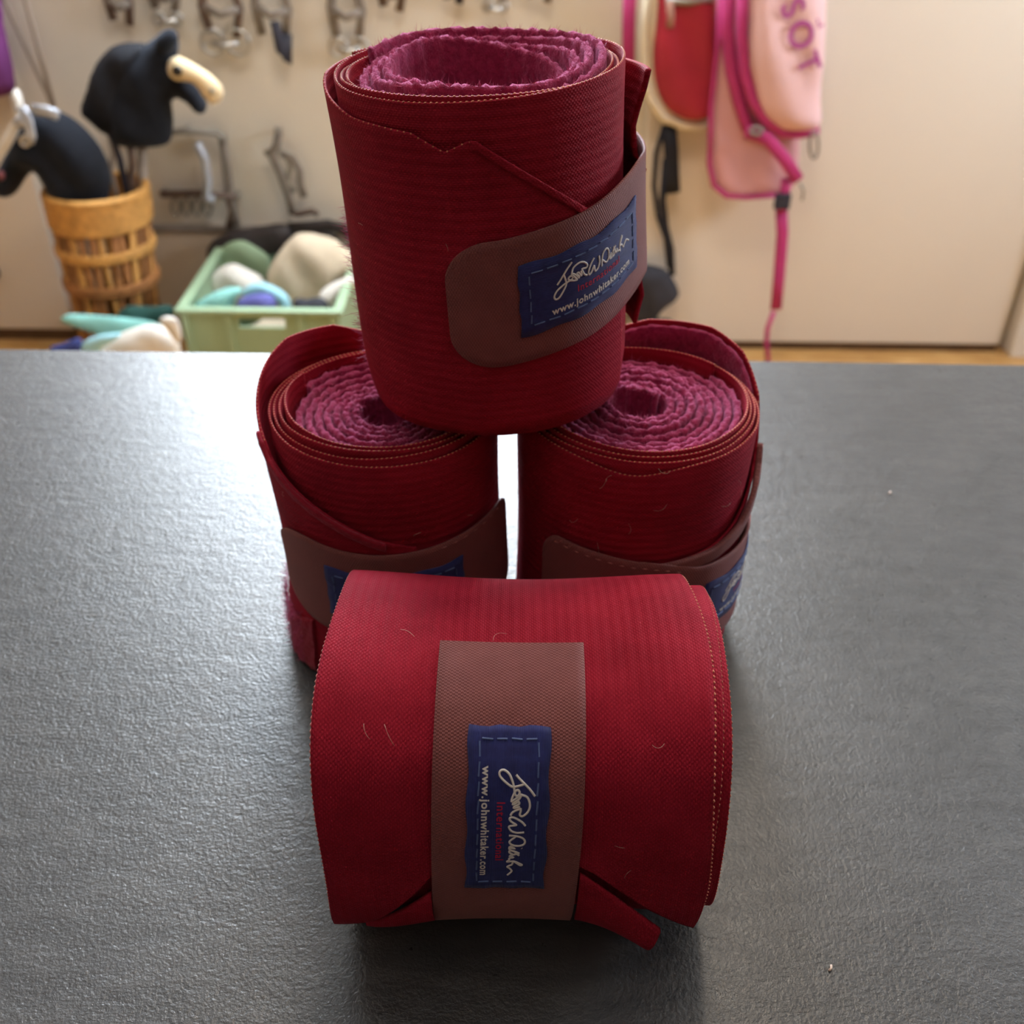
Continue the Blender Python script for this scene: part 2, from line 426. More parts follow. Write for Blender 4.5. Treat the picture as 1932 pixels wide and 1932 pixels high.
class Roll:
    def __init__(s, name, a, b, deform=None, n_el=4, p_el=.002, n_fl=6, p_fl=.0034, seed=1, label='', group=None):
        s.a, s.b, s.seed = a, b, seed
        s.deform = deform
        s.root = tag(empty(name), label, 'bandage roll', group)
        s.n_el, s.p_el, s.n_fl, s.p_fl = n_el, p_el, n_fl, p_fl
        ph = np.linspace(-2 * PI, 2 * PI, 2881)
        ds = np.hypot(-a * np.sin(ph), b * np.cos(ph)) * (ph[1] - ph[0])
        s._ph = ph; s._s = np.cumsum(ds)
    def s_of(s, ph): return np.interp(ph, s._ph, s._s)
    def ph_of(s, q): return np.interp(q, s._s, s._ph)
    def pt(s, ph, z, off):         # point on the roll's outside, pushed out by off
        ph = np.asarray(ph, float); z = np.asarray(z, float); off = np.asarray(off, float)
        tx, ty = np.cos(ph) / s.a, np.sin(ph) / s.b
        n = np.hypot(tx, ty)
        return np.stack(np.broadcast_arrays(s.a * np.cos(ph) + off * tx / n, s.b * np.sin(ph) + off * ty / n, z), -1)
    def put(s, name, V, Fc, mat, parent=None, uv=None, smooth=True):
        V = np.asarray(V, float)
        if s.deform is not None: V = s.deform(V)
        return mesh_obj(name, V, Fc, mat, parent or s.root, uv, smooth)
    # a band swept along ph (array), off: centre offset, z0/z1 arrays
    def band(s, name, ph, off, z0, z1, th, mat, nv=22, uvshift=0, jit=0, capj=0, seed=0, cap=.35):
        n = len(ph); ph = np.asarray(ph, float)
        off = np.broadcast_to(np.asarray(off, float), (n,)); z0 = np.broadcast_to(np.asarray(z0, float), (n,)); z1 = np.broadcast_to(np.asarray(z1, float), (n,))
        c = s.pt(ph, 0 * ph, off)
        u = np.concatenate([[0], np.cumsum(np.hypot(*np.diff(c[:, :2], axis=0).T))])
        prof = [(.5, k / (nv - 1), 0) for k in range(nv)] + [(.32, 1, cap), (-.32, 1, cap)]
        ni = max(6, nv // 2)
        prof += [(-.5, 1 - k / (ni - 1), 0) for k in range(ni)]
        m = len(prof)
        V = np.zeros((n, m, 3)); UV = np.zeros((n, m, 2))
        for j, (o, f, dz) in enumerate(prof):
            z = z0 + (z1 - z0) * f + dz * th
            oo = off + o * th
            if jit: oo = oo + jit * sn(u * 900 + f * 40, seed + j * .37 + 3) 
            if capj and f > .9: z = z + capj * sn(u * 700, seed + (o > 0) * 2.1); 
            V[:, j] = s.pt(ph, z, oo)
            UV[:, j, 0] = u + uvshift; UV[:, j, 1] = z
        idx = np.arange(n * m).reshape(n, m)
        Fc = []
        for i in range(n - 1):
            for j in range(m):
                k = (j + 1) % m
                Fc.append((idx[i, j], idx[i + 1, j], idx[i + 1, k], idx[i, k]))
        Fc.append(tuple(idx[0])); Fc.append(tuple(idx[-1][::-1]))
        return s.put(name, V.reshape(-1, 3), Fc, mat, None, UV.reshape(-1, 2))
    # raised stitches (picot loops) along an edge
    def stitches(s, name, ph0, ph1, offf, zf, mat, step=.00165, size=(.00062, .00042, .00036), up=True, gap=None, parent=None, slant=.0):
        q0, q1 = s.s_of(ph0), s.s_of(ph1)
        n = max(2, int(abs(q1 - q0) / step))
        q = np.linspace(q0, q1, n); ph = s.ph_of(q)
        off = offf(ph) if callable(offf) else np.full(n, offf)
        z = zf(ph) if callable(zf) else np.full(n, zf)
        c = s.pt(ph, z, off); d = 1e-4
        c2 = s.pt(s.ph_of(q + 1e-3), (zf(s.ph_of(q + 1e-3)) if callable(zf) else z), off)
        V = []; Fc = []
        oct_f = [(0, 2, 4), (2, 1, 4), (1, 3, 4), (3, 0, 4), (2, 0, 5), (1, 2, 5), (3, 1, 5), (0, 3, 5)]
        for i in range(n):
            if gap and gap(i): continue
            t = c2[i] - c[i]; t /= (np.linalg.norm(t) + 1e-9)
            o = s.pt(ph[i], z[i], off[i] + 1e-3) - c[i]; o /= np.linalg.norm(o) + 1e-9
            w_ = np.cross(t, o)
            t = t + w_ * slant; t /= np.linalg.norm(t)
            k = len(V)
            f = 1 + .25 * (rng.random() - .5)
            for vv in (t * size[0] * f, -t * size[0] * f, w_ * size[1], -w_ * size[1], o * size[2], -o * size[2]):
                V.append(c[i] + vv)
            Fc += [tuple(k + x for x in ff) for ff in oct_f]
        o = s.put(name, V, Fc, mat, parent)
        o['kind'] = 'stuff'
        return o
    def spiral(s, elz, flz, hole=.004, start=-PI / 2, eln=220, fl_jit=.0005):
        """elastic turns outside, fleece turns inside: two continuous wound bands"""
        psi = np.linspace(0, s.n_el * 2 * PI, int(s.n_el * eln))
        ph = start - psi
        off = -s.p_el * psi / (2 * PI) - .0006 + .0007 * sn(ph, s.seed) * (psi > 1)
        s.el_ph, s.el_off = ph, off
        z1 = elz(psi, ph)
        s.band('elastic_wrap', ph, off, 0.0005 + 0 * psi, z1, .0009, MT['elastic'], nv=10)
        t = len(psi)
        for k in range(s.n_el):
            i0, i1 = k * eln, min((k + 1) * eln, t) - 1
            a0, a1 = ph[i0], ph[i1]
            rev = slice(None, None, -1)
            P_, O_, Z_ = ph[i0:i1 + 1][rev], off[i0:i1 + 1][rev], z1[i0:i1 + 1][rev]
            # radius shrinks inwards: beads follow the true path
            s._beads('edge_stitching', P_, O_, Z_ + .0003, MT['thread'])
        ins0 = s.n_el * s.p_el + .0012
        n_t = s.n_fl
        psi2 = np.linspace(0, n_t * 2 * PI, int(n_t * 160))
        ph2 = ph[-1] - psi2
        off2 = -ins0 - s.p_fl * psi2 / (2 * PI) + .0006 * sn(ph2 * .9, s.seed + 5)
        zz = flz(psi2, ph2)
        s.band('fleece_wrap', ph2, off2, .004 + 0 * psi2, zz, .0025, MT['fleece'], nv=10, jit=fl_jit, capj=.0010, seed=s.seed, cap=.42)
        s.fl = (ph2, off2, zz)
        return
    def _beads(s, name, ph, off, z, mat, step=.0017, size=(.0007, .00034, .00042)):
        c = s.pt(ph, z, off)
        u = np.concatenate([[0], np.cumsum(np.linalg.norm(np.diff(c, axis=0), axis=1))])
        n = max(2, int(u[-1] / step)); q = np.linspace(0, u[-1], n)
        C = np.stack([np.interp(q, u, c[:, k]) for k in range(3)], 1)
        T = np.gradient(C, axis=0); T /= np.linalg.norm(T, axis=1)[:, None] + 1e-9
        V = []; Fc = []
        oct_f = [(0, 2, 4), (2, 1, 4), (1, 3, 4), (3, 0, 4), (2, 0, 5), (1, 2, 5), (3, 1, 5), (0, 3, 5)]
        for i in range(n):
            t = T[i]; o = np.cross(t, (0, 0, 1)); o /= np.linalg.norm(o) + 1e-9; w_ = np.cross(o, t)
            k = len(V); tt = t + w_ * .35
            for vv in (tt * size[0], -tt * size[0], o * size[2], -o * size[2], w_ * size[1], -w_ * size[1]): V.append(C[i] + vv)
            Fc += [tuple(k + x for x in ff) for ff in oct_f]
        o = s.put(name, V, Fc, mat); o['kind'] = 'stuff'
        return o
    def fuzz(s, n, ln=.0022, name='fleece_fuzz'):
        ph, off, z = s.fl
        i = rng.integers(0, len(ph), n)
        o = off[i] + (rng.random(n) - .5) * .0026
        P0 = s.pt(ph[i], z[i] + .0004, o)
        s._fibres(name, P0, n, ln, up=.9)
    def _fibres(s, name, P0, n, ln, up=.9, outward=None, mat=None, wd=.00007):
        D = rng.normal(size=(n, 3)); D[:, 2] = np.abs(D[:, 2]) * up + .25
        if outward is not None: D = D * .7 + outward * 1.6
        D /= np.linalg.norm(D, axis=1)[:, None]
        L = ln * (.4 + 1.0 * rng.random(n))
        S = np.cross(D, rng.normal(size=(n, 3))); S /= np.linalg.norm(S, axis=1)[:, None]
        B = rng.normal(size=(n, 3)) * (L * .28)[:, None]
        m1 = P0 + D * (L * .55)[:, None] + B * .5; tip = P0 + D * L[:, None] + B * 1.4
        V = np.stack([P0 - S * wd, P0 + S * wd, m1 - S * wd * .8, m1 + S * wd * .8, tip], 1).reshape(-1, 3)
        Fc = []
        for k in range(n):
            a = 5 * k; Fc += [(a, a + 1, a + 3, a + 2), (a + 2, a + 3, a + 4)]
        o_ = s.put(name, V, Fc, mat or MT['fuzz'], smooth=False); o_['kind'] = 'stuff'
        return o_
    def side_fuzz(s, n, ph0, ph1, z0, z1, off, ln=.0022):
        ph = ph0 + (ph1 - ph0) * rng.random(n); z = z0 + (z1 - z0) * rng.random(n)
        P0 = s.pt(ph, z, off); P1 = s.pt(ph, z, off + .01)
        nn = (P1 - P0) / .01
        s._fibres('side_fuzz', P0, n, ln, up=.5, outward=nn)
    # free sheet: f(u, v) -> (ph, z, off) arrays, closed shell of thickness th
    def sheet(s, name, U, Vv, f, th, mat, parent=None, uvscale=None):
        nu, nv = len(U), len(Vv)
        uu, vv = np.meshgrid(U, Vv, indexing='ij')
        ph, z, off = f(uu, vv)
        A = s.pt(ph, z, off + th); B = s.pt(ph, z, off)
        q = s.s_of(ph)
        UV = np.stack([q, np.broadcast_to(z, q.shape)], -1).reshape(-1, 2)
        idx = np.arange(nu * nv).reshape(nu, nv); N = nu * nv
        Fc = []
        for i in range(nu - 1):
            for j in range(nv - 1):
                Fc.append((idx[i, j], idx[i + 1, j], idx[i + 1, j + 1], idx[i, j + 1]))
                Fc.append((N + idx[i, j], N + idx[i, j + 1], N + idx[i + 1, j + 1], N + idx[i + 1, j]))
        ring = list(idx[:, 0]) + list(idx[-1, 1:]) + list(idx[-2::-1, -1]) + list(idx[0, -2:0:-1])
        for k in range(len(ring)):
            a_, b_ = ring[k], ring[(k + 1) % len(ring)]
            Fc.append((b_, a_, N + a_, N + b_))
        return s.put(name, np.concatenate([A.reshape(-1, 3), B.reshape(-1, 3)]), Fc, mat, parent, np.concatenate([UV, UV]))
    def strap(s, ph0, ph1, zc, hw, off, rc=.012, round0=True, th=.0009, label_at=None, lab=(.048, .0225), stitch=None, rnd1=False):
        """fastening tape along ph0..ph1; zc(ph): height of its middle line"""
        s.strap_zc, s.strap_off = zc, off
        q0, q1 = s.s_of(ph0), s.s_of(ph1)
        x = np.linspace(0, 1, 15) ** 2 * rc * 1.2
        U = np.unique(np.concatenate([x, np.linspace(rc * 1.2, q1 - q0 - .008, 55), q1 - q0 - .008 + .008 * np.linspace(0, 1, 12)]))
        def f(u, v):
            ph = s.ph_of(q0 + u)
            k = np.clip(u / rc, 0, 1)
            h = hw * (.42 + .58 * np.sqrt(np.clip(1 - (1 - k) ** 2, 0, 1))) if round0 else hw * np.ones_like(u)
            e = np.clip((q1 - q0 - u) / .007, 0, 1)
            h = h * (.70 + .30 * np.sqrt(np.clip(1 - (1 - e) ** 2, 0, 1))) if rnd1 else h
            return ph, zc(ph) + v * h, off(ph) + 0 * v
        o = s.sheet('fastening_strap', U, np.linspace(-1, 1, 17), f, th, MT['strap'])
        if label_at is not None: s.brand_label(s.s_of(label_at), *lab, th)
        if stitch:
            a0, a1, dz = stitch
            s.stitches('seam_stitching', a0, a1, lambda p: off(p) + th + .0002, lambda p: zc(p) + dz, MT['rose'], step=.0036, size=(.0013, .0003, .0003))
        return o
    def brand_label(s, q0, L, H, th):
        zc, off = s.strap_zc, s.strap_off
        def S(x, y, o):            # label metres -> roll surface
            ph = s.ph_of(q0 + x)
            return ph, zc(ph) + y, off(ph) + th + o
        jig = lambda x: .00035 * np.sin(x * 400)
        lo = s.sheet('brand_label', np.linspace(0, L, 30), np.linspace(-H / 2, H / 2, 9), lambda u, v: S(u + .0003 * np.sin(v * 700), v + jig(u) * np.sign(v) * (abs(v) > H * .4), .0001), .0005, MT['label'])
        P = lambda x, y, o: s.pt(*S(np.asarray(x, float), np.asarray(y, float), o))
        # dashed seam
        ins = .0032; V = []; Fc = []
        def strip(pts, wd, lift, V, Fc):
            pts = np.asarray(pts, float); t = np.gradient(pts, axis=0); t /= np.linalg.norm(t, axis=1)[:, None] + 1e-12
            nrm = np.stack([-t[:, 1], t[:, 0]], 1); k0 = len(V); m = len(pts)
            prof = [(-1, 0), (-.7, .8), (0, 1), (.7, .8), (1, 0)]
            for (w_, hh) in prof:
                q = pts + nrm * (w_ * wd / 2)
                V.extend(P(q[:, 0], q[:, 1], .0006 + lift * hh))
            for a_ in range(4):
                for i in range(m - 1):
                    Fc.append((k0 + a_ * m + i, k0 + a_ * m + i + 1, k0 + (a_ + 1) * m + i + 1, k0 + (a_ + 1) * m + i))
        x0, x1, y0, y1 = ins, L - ins, -H / 2 + ins, H / 2 - ins
        def dash(p, q, n):
            p, q = np.array(p), np.array(q)
            for k in range(n):
                a_, b_ = p + (q - p) * (k + .12) / n, p + (q - p) * (k + .86) / n
                w_ = (rng.random(2) - .5) * .0003
                strip([a_ + w_, (a_ + b_) / 2, b_ - w_], .0005, .00035, V, Fc)
        dash((x0, y0), (x1, y0), 9); dash((x1, y0), (x1, y1), 4); dash((x1, y1), (x0, y1), 9); dash((x0, y1), (x0, y0), 4)
        o = s.put('label_stitching', V, Fc, MT['blue_thread'], lo); o['kind'] = 'stuff'
        # woven signature, traced from the label (crop units, x along, y up)
        SIG = [
            [(525, 635), (560, 670), (640, 760), (700, 812)],
            [(600, 715), (612, 680), (625, 612), (600, 560), (545, 495), (505, 485), (488, 520), (520, 572), (585, 606), (640, 622)],
            [(640, 622), (690, 632), (700, 655), (672, 672), (650, 655), (665, 630), (720, 605), (752, 600)],
            [(752, 600), (700, 672), (690, 690), (730, 665), (770, 612), (772, 630), (748, 660), (770, 670), (800, 622), (806, 640), (795, 680)],
            [(690, 682), (705, 735), (745, 762), (800, 768), (850, 745), (882, 705), (868, 680), (830, 688), (805, 685)],
            [(812, 690), (830, 640), (850, 610), (875, 596)],
            [(975, 735), (940, 705), (905, 650), (892, 610), (905, 588), (935, 605), (965, 650), (972, 640), (980, 590), (1000, 588), (1030, 610), (1048, 660), (1042, 727)],
            [(1078, 588), (1080, 620), (1085, 665), (1105, 715), (1140, 738), (1175, 728), (1192, 690), (1190, 640), (1170, 605), (1140, 598), (1100, 640), (1080, 655)],
            [(1190, 640), (1200, 610), (1215, 598), (1225, 650), (1212, 602), (1240, 602), (1262, 650), (1285, 692), (1250, 612), (1275, 600), (1300, 640), (1290, 660)],
            [(1275, 648), (1310, 690)],
            [(1300, 640), (1320, 602), (1335, 640), (1345, 602), (1372, 600), (1395, 578), (1385, 640), (1410, 690), (1432, 722), (1440, 705), (1410, 670), (1390, 640), (1430, 628), (1445, 605), (1462, 585), (1475, 600), (1490, 612), (1520, 628), (1548, 615), (1580, 590)],
            [(1217, 708), (1222, 712)],
        ]
        k = L / 1640; V = []; Fc = []
        def smooth(p):
            p = np.asarray(p, float)
            if len(p) < 3: return p
            t = np.arange(len(p)); tt = np.linspace(0, len(p) - 1, (len(p) - 1) * 4 + 1)
            out = []
            for x in tt:
                i = int(min(x, len(p) - 2)); f = x - i
                p0 = p[max(i - 1, 0)]; p1 = p[i]; p2 = p[i + 1]; p3 = p[min(i + 2, len(p) - 1)]
                out.append(.5 * (2 * p1 + (p2 - p0) * f + (2 * p0 - 5 * p1 + 4 * p2 - p3) * f * f + (3 * p1 - p0 - 3 * p2 + p3) * f ** 3))
            return np.array(out)
        for st in SIG:
            p = smooth([((x - 140) * k, (y - 567) * k) for x, y in st])
            strip(p, .00062, .00022, V, Fc)
        s.put('signature_lettering', V, Fc, MT['white_thread'], lo)
        def text(body, x0_, y0_, length, name, mat, bold=.02, th_=.00012):
            cu = bpy.data.curves.new(name, 'FONT'); cu.body = body; cu.size = 1.0; cu.offset = bold; cu.space_character = 1.12
            cu.resolution_u = 3
            ob = bpy.data.objects.new(name, cu); COL.objects.link(ob)
            dg = bpy.context.evaluated_depsgraph_get()
            me = bpy.data.meshes.new_from_object(ob.evaluated_get(dg))
            vs = np.array([v.co[:2] for v in me.vertices]); fs = [tuple(p.vertices) for p in me.polygons]
            bpy.data.objects.remove(ob); bpy.data.curves.remove(cu); bpy.data.meshes.remove(me)
            sc_ = length / (vs[:, 0].max() - vs[:, 0].min())
            X = (vs[:, 0] - vs[:, 0].min()) * sc_ + x0_; Y = vs[:, 1] * min(sc_, 1) + y0_
            return s.put(name, P(X, Y, .0006 + th_), fs, mat, lo, smooth=False)
        text('www.johnwhitaker.com', (455 - 140) * k, (330 - 567) * k, (1575 - 455) * k, 'web_address', MT['white_thread'], .028)
        text('International', (755 - 140) * k, (470 - 567) * k, (1370 - 755) * k, 'red_lettering', MT['red_thread'], .01)
        return lo

D = math.radians
lin = lambda xs, ys: (lambda p: np.interp(p, np.radians(xs), np.asarray(ys)))
GROUP = 'red bandage rolls stacked on the worktop'
H_ = .30

# ---- lower roll on the left
def def_left(V):
    V = V.copy(); z = V[:, 2] / W
    k = 1 + .035 * np.sin(PI * np.clip(z, 0, 1)) * 0 + .012 * np.sin(z * 7 + 1)
    V[:, 0] *= k; V[:, 1] *= k
    V[:, 0] += .0012 * np.sin(z * 5)
    return V
rl = Roll('bandage_roll', .0445, .0445, def_left, n_el=4, p_el=.0021, n_fl=7, p_fl=.0036, seed=1.3,
          label='upright red bandage roll with triangular fold above its strap, supporting the top roll', group=GROUP)
rl.root.location = (-.0486, .3303, TABZ)
rl.spiral(lambda psi, ph: W - .0046 + .0013 * (psi / (2 * PI)) + .0007 * np.sin(ph * 2 + psi * .3),
          lambda psi, ph: W - .006 - .0035 * np.clip(-np.sin(ph), 0, 1) * (1 - psi / 44) + .0010 * np.sin(psi * .9) - .0025 * (psi / 44), start=D(-205))
rl.fuzz(5200)
zl = lin([-275, -262, -240, -215, -195, -180, -165, -152, -146, -90, -70], [W * .9, W + .002, W + .0085, W + .009, W + .005, W + .001, W - .0035, W - .008, W - .012, W - .0345, W - .040])
ph = np.linspace(D(-268), D(-72), 200)
ol = lambda p: .0010 + .0035 * np.exp(-((p - D(-218)) / .55) ** 2)
rl.band('outer_flap', ph, ol(ph), lin([-268, -150, -100, -72], [.003, .001, .006, .012])(ph), zl(ph), .0011, MT['elastic'], nv=26)
rl.stitches('flap_stitching', D(-266), D(-153), lambda p: ol(p), lambda p: zl(p) + .0003, MT['thread'])
rl.band('folded_hem', np.linspace(D(-158), D(-86), 60), .0022, zl(np.linspace(D(-158), D(-86), 60)) - .0026, zl(np.linspace(D(-158), D(-86), 60)) - .0002, .0018, MT['redfleece'], nv=5, jit=.0002)
rl.strap(D(-148), D(-14), lambda p: W - .0585 + .0025 * np.cos((p - D(-90)) * 2) * -1 + .0, .021, lambda p: .0026 + .0006 * np.exp(-((p - D(-150)) / .3) ** 2), rc=.020, label_at=D(-117), lab=(.051, .0235), stitch=(D(-60), D(-25), .0195), rnd1=True)
pb = np.linspace(D(-215), D(-132), 80)
rl.band('fleece_underside', pb, .0022 + .0006 * np.sin(pb * 9), .0012 + 0 * pb, .024 + .005 * np.sin(pb * 5), .0022, MT['redfleece'], nv=10, jit=.0005, capj=.0008, seed=8)
rl.side_fuzz(2200, D(-190), D(-140), .002, .030, .0034)

# ---- lower roll on the right
def def_right(V):
    V = V.copy(); z = V[:, 2] / W
    k = 1 + .012 * np.sin(z * 6 + 2) - .02 * (1 - z) * (V[:, 0] > 0)
    V[:, 0] *= k; V[:, 1] *= k
    return V
rr = Roll('bandage_roll', .0462, .0448, def_right, n_el=4, p_el=.0016, n_fl=8, p_fl=.0036, seed=4.1,
          label='upright red bandage roll with seam-stitched strap end, supporting the top roll', group=GROUP)
rr.root.location = (.0470, .3325, TABZ)
dip = lambda ph: .0055 * np.exp(-((np.angle(np.exp(1j * (ph - D(-98))))) / .33) ** 2)
rr.spiral(lambda psi, ph: W - .0040 + .0013 * (psi / (2 * PI)) + .0008 * np.sin(ph * 2 + 1) - dip(ph) * np.clip(1 - psi / (2 * PI), 0, 1),
          lambda psi, ph: W - .0045 + .0010 * np.sin(psi * .8 + 1) - .0022 * np.clip(-np.sin(ph), 0, 1) + .002 * (psi / 50), start=D(35))
rr.fuzz(5600)
zr = lin([-78, -52, -35, -10, 10, 30, 50, 80, 105, 118], [W - .047, W - .0445, W - .040, W - .026, W - .004, W + .006, W + .010, W + .009, W + .003, W - .004])
ph = np.linspace(D(-76), D(116), 200)
orr = lambda p: .0010 + .0038 * np.exp(-((p - D(48)) / .62) ** 2)
rr.band('outer_flap', ph, orr(ph), lin([-76, -30, 116], [.012, .004, .003])(ph), zr(ph), .0011, MT['elastic'], nv=26)
rr.stitches('flap_stitching', D(8), D(112), lambda p: orr(p), lambda p: zr(p) + .0003, MT['thread'])
pb = np.linspace(D(14), D(112), 70)
rr.band('flap_lining', pb, orr(pb) - .0018, zr(pb) - .02, zr(pb) - .0022, .0020, MT['fleece'], nv=6, jit=.0003, capj=.0005, seed=3)
pb = np.linspace(D(-84), D(-4), 70)
rr.band('folded_hem', pb, .0026 + .0008 * np.sin((pb + 1) * 3), zr(pb) - .0042, zr(pb) + .0002, .0024, MT['strap'], nv=5)
rr.strap(D(-136), D(40), lambda p: np.interp(p, np.radians([-136, -105, -78, -60, -20, 40]), [W - .0590, W - .0622, W - .0660, W - .0705, W - .0715, W - .070]), .021,
         lambda p: .0024 + .0016 * np.clip((p - D(-85)) / .5, 0, 1), rc=.008, label_at=D(-57), lab=(.051, .0235), stitch=(D(-128), D(-72), .0185))

# ---- the roll on top
TILT = .054
def def_top(V):
    V = V.copy(); z = V[:, 2] / W
    k = 1 + .012 * np.sin(z * 6.5)
    k -= .030 * np.clip(1 - z / .16, 0, 1) ** 2
    V[:, 0] *= k; V[:, 1] *= k
    V[:, 0] += .002 * (1 - z)
    return V
rt = Roll('bandage_roll', .0480, .0478, def_top, n_el=3, p_el=.0019, n_fl=4, p_fl=.0042, seed=2.2,
          label='upright red bandage roll with wide hollow centre, balanced on top of two other rolls', group=GROUP)
rt.root.location = (-.0064, .3418, TABZ + W + .0032)
rt.root.rotation_euler = (0, -TILT, 0)
rt.spiral(lambda psi, ph: W - .0006 * (psi / (2 * PI)) + .0009 * np.sin(ph * 2 + psi * .4 + 1) - .0018 * np.clip(-np.sin(ph), 0, 1) * np.clip(1 - psi / 6, 0, 1),
          lambda psi, ph: W - .0012 + .0016 * np.sin(psi * .73 + .5) + .0010 * np.sin(ph * 3 + 1) - .010 * np.clip((psi - 19) / 3, 0, 1) ** 2 + .0016 * np.sin(ph), start=D(-205))
rt.fuzz(5600, .0019)
# loose inner turns standing in the hollow
pb = np.linspace(D(-200), D(150), 160)
rt.band('inner_fleece_turn', pb, -.0268 + .0016 * sn(pb * 1.4, 3), .006 + 0 * pb, W - .0125 + .0030 * np.sin(pb * 2.6 + 1), .0022, MT['elastic'], nv=8, jit=.0003, capj=.0005)
zt = lin([-275, -225, -180, -168, -150, -140, -127, -113, -106, -101, -97, -93, -90, -39, -25], [W - .001, W - .0008, W - .0018, W - .004, W - .0065, W - .008, W - .0085, W - .0095, W - .0125, W - .0145, W - .013, W - .0115, W - .0118, W - .043, W - .050])
ph = np.linspace(D(-262), D(-28), 260)
ot = lambda p: .0008 + .0010 * np.exp(-((p - D(-97)) / .10) ** 2) + .0006 * np.exp(-((p - D(-175)) / .3) ** 2)
rt.band('outer_flap', ph, ot(ph), lin([-262, -150, -100, -60, -28], [.001, .0005, .0030, .0052, .008])(ph), zt(ph), .0010, MT['elastic'], nv=30)
rt.stitches('flap_stitching', D(-260), D(-92), lambda p: ot(p) + .0002, lambda p: zt(p) + .0002, MT['thread'], step=.0021)
pb = np.linspace(D(-92), D(-34), 60)
rt.band('folded_hem', pb, .0015, zt(pb) - .0022, zt(pb) + .0003, .0011, MT['elastic'], nv=4)
so = lambda p: .0020 + .0034 * np.clip((p - D(-35)) / D(30), 0, 1) ** 2 * np.clip(1 - (p - D(5)) / D(60), .2, 1)
rt.strap(D(-105), D(58), lambda p: np.interp(p, np.radians([-105, -85, -50, -10, 58]), [W - .0625, W - .0615, W - .0570, W - .0500, W - .044]), .0208, so, rc=.014, label_at=D(-79), lab=(.050, .0235))
# the crumpled end of the bandage standing off the right side
def crumple(u, v):
    z = .018 + v * (W - .0235)
    o = np.interp(v, [0, .12, .25, .45, .60, .645, .70, .80, .93, 1], [.0015, .0042, .0022, .0035, .0042, .0052, .0020, .0016, .0046, .0056])
    return D(4) + u * D(40) + .02 * np.sin(v * 17), z + 0 * u, .0004 + o * np.cos(u * PI / 2) ** 1.5
rt.sheet('crumpled_end', np.linspace(0, 1, 16), np.linspace(0, 1, 60), crumple, .0016, MT['elastic'])
rt.side_fuzz(700, D(-190), D(-168), .01, W * .6, .0016, .0030)

# ---- the roll lying in front
def def_front(V):
    V = V.copy(); z = np.clip(V[:, 2] / W, 0, 1)          # along the axis
    p = np.arctan2(V[:, 1], V[:, 0])
    k = (1 - .045 * np.sin(PI * z) ** 1.5) * (1 + .075 * np.sin(2 * p) ** 2)
    V[:, 0] *= k; V[:, 1] *= k
    V[:, 2] = W / 2 + (V[:, 2] - W / 2) * .972
    # sits flat on the worktop
    lim = .0490
    V[:, 0] = np.where(V[:, 0] > lim, lim + (V[:, 0] - lim) * .08, V[:, 0])
    return V
rf = Roll('bandage_roll', .0495, .0490, def_front, n_el=4, p_el=.0019, n_fl=7, p_fl=.0042, seed=6.7,
          label='red bandage roll lying on its side before the three stacked rolls', group=GROUP)
rf.root.location = (.0020 - W / 2, .2165, TABZ + .0505)
rf.root.rotation_euler = (0, PI / 2, 0)
rf.spiral(lambda psi, ph: W - .0002 - .0000 * psi + .0012 * np.sin(ph * 3 + psi) + .0052 * np.clip((psi - 3) / 4, 0, 1) - .0012 * np.clip((psi - 12) / 6, 0, 1),
          lambda psi, ph: W - .002 - .004 * (psi / 44), start=D(-225))
rf.fuzz(1200)
z0f = lambda p: .0002 + .0012 * np.sin(p * 3)
z1f = lambda p: W - .0008 + .0010 * np.sin(p * 4 + 1)
f_end = lambda v: np.interp(v, [0, .10, .22, .30, .36, .62, .70, .85, 1], np.radians([-50, -56, -78, -94, -96, -98, -92, -74, -60]))
def wrap(u, v):
    p = D(-250) + u * (f_end(v) - D(-250))
    z = z0f(p) + v * (z1f(p) - z0f(p))
    lift = .0016 * np.clip((u - .8) / .2, 0, 1) ** 2 * np.abs(v - .48) * 2
    return p, z, .0004 + lift
rf.sheet('outer_flap', np.linspace(0, 1, 200), np.linspace(0, 1, 61), wrap, .0011, MT['elastic'])
rf.stitches('flap_stitching', D(-245), D(-62), .0010, lambda p: z1f(p) + .0003, MT['thread'])
rf.stitches('flap_stitching', D(-245), D(-52), .0010, lambda p: z0f(p) - .0001, MT['rose'], step=.0016, size=(.0008, .00038, .0005))
rf.strap(D(-172), D(-20), lambda p: W * .475 + .0012 * np.sin((p + 1.6) * 1.0) * -1, .0212, lambda p: .0022 + 0 * p, rc=.004, round0=False, label_at=D(-143), lab=(.050, .0228))
# folded corner sticking out below on the right and the tucked hem on the left
def corner(u, v):                   # three-cornered fold right of the strap: v runs outwards, u downwards
    z = W * (.668 + .225 * v) - W * .05 * u * v
    p = D(-92) + D(24) * v + u * (D(34) * (1 - .62 * v))
    return p, z, .0018 + .0036 * v ** 1.3 + .0034 * np.sin(u * PI) * v
rf.sheet('folded_corner', np.linspace(0, 1, 14), np.linspace(0, 1, 24), corner, .0012, MT['elastic'])
def tuck(u, v):                     # the turned-under hem left of the strap
    z = W * (.282 - .20 * v)
    p = D(-80) + D(30) * v + u * D(26) * (1 - .7 * v)
    return p, z, .0014 + .0016 * np.sin(u * PI)
rf.sheet('tucked_hem', np.linspace(0, 1, 12), np.linspace(0, 1, 20), tuck, .0012, MT['elastic'])

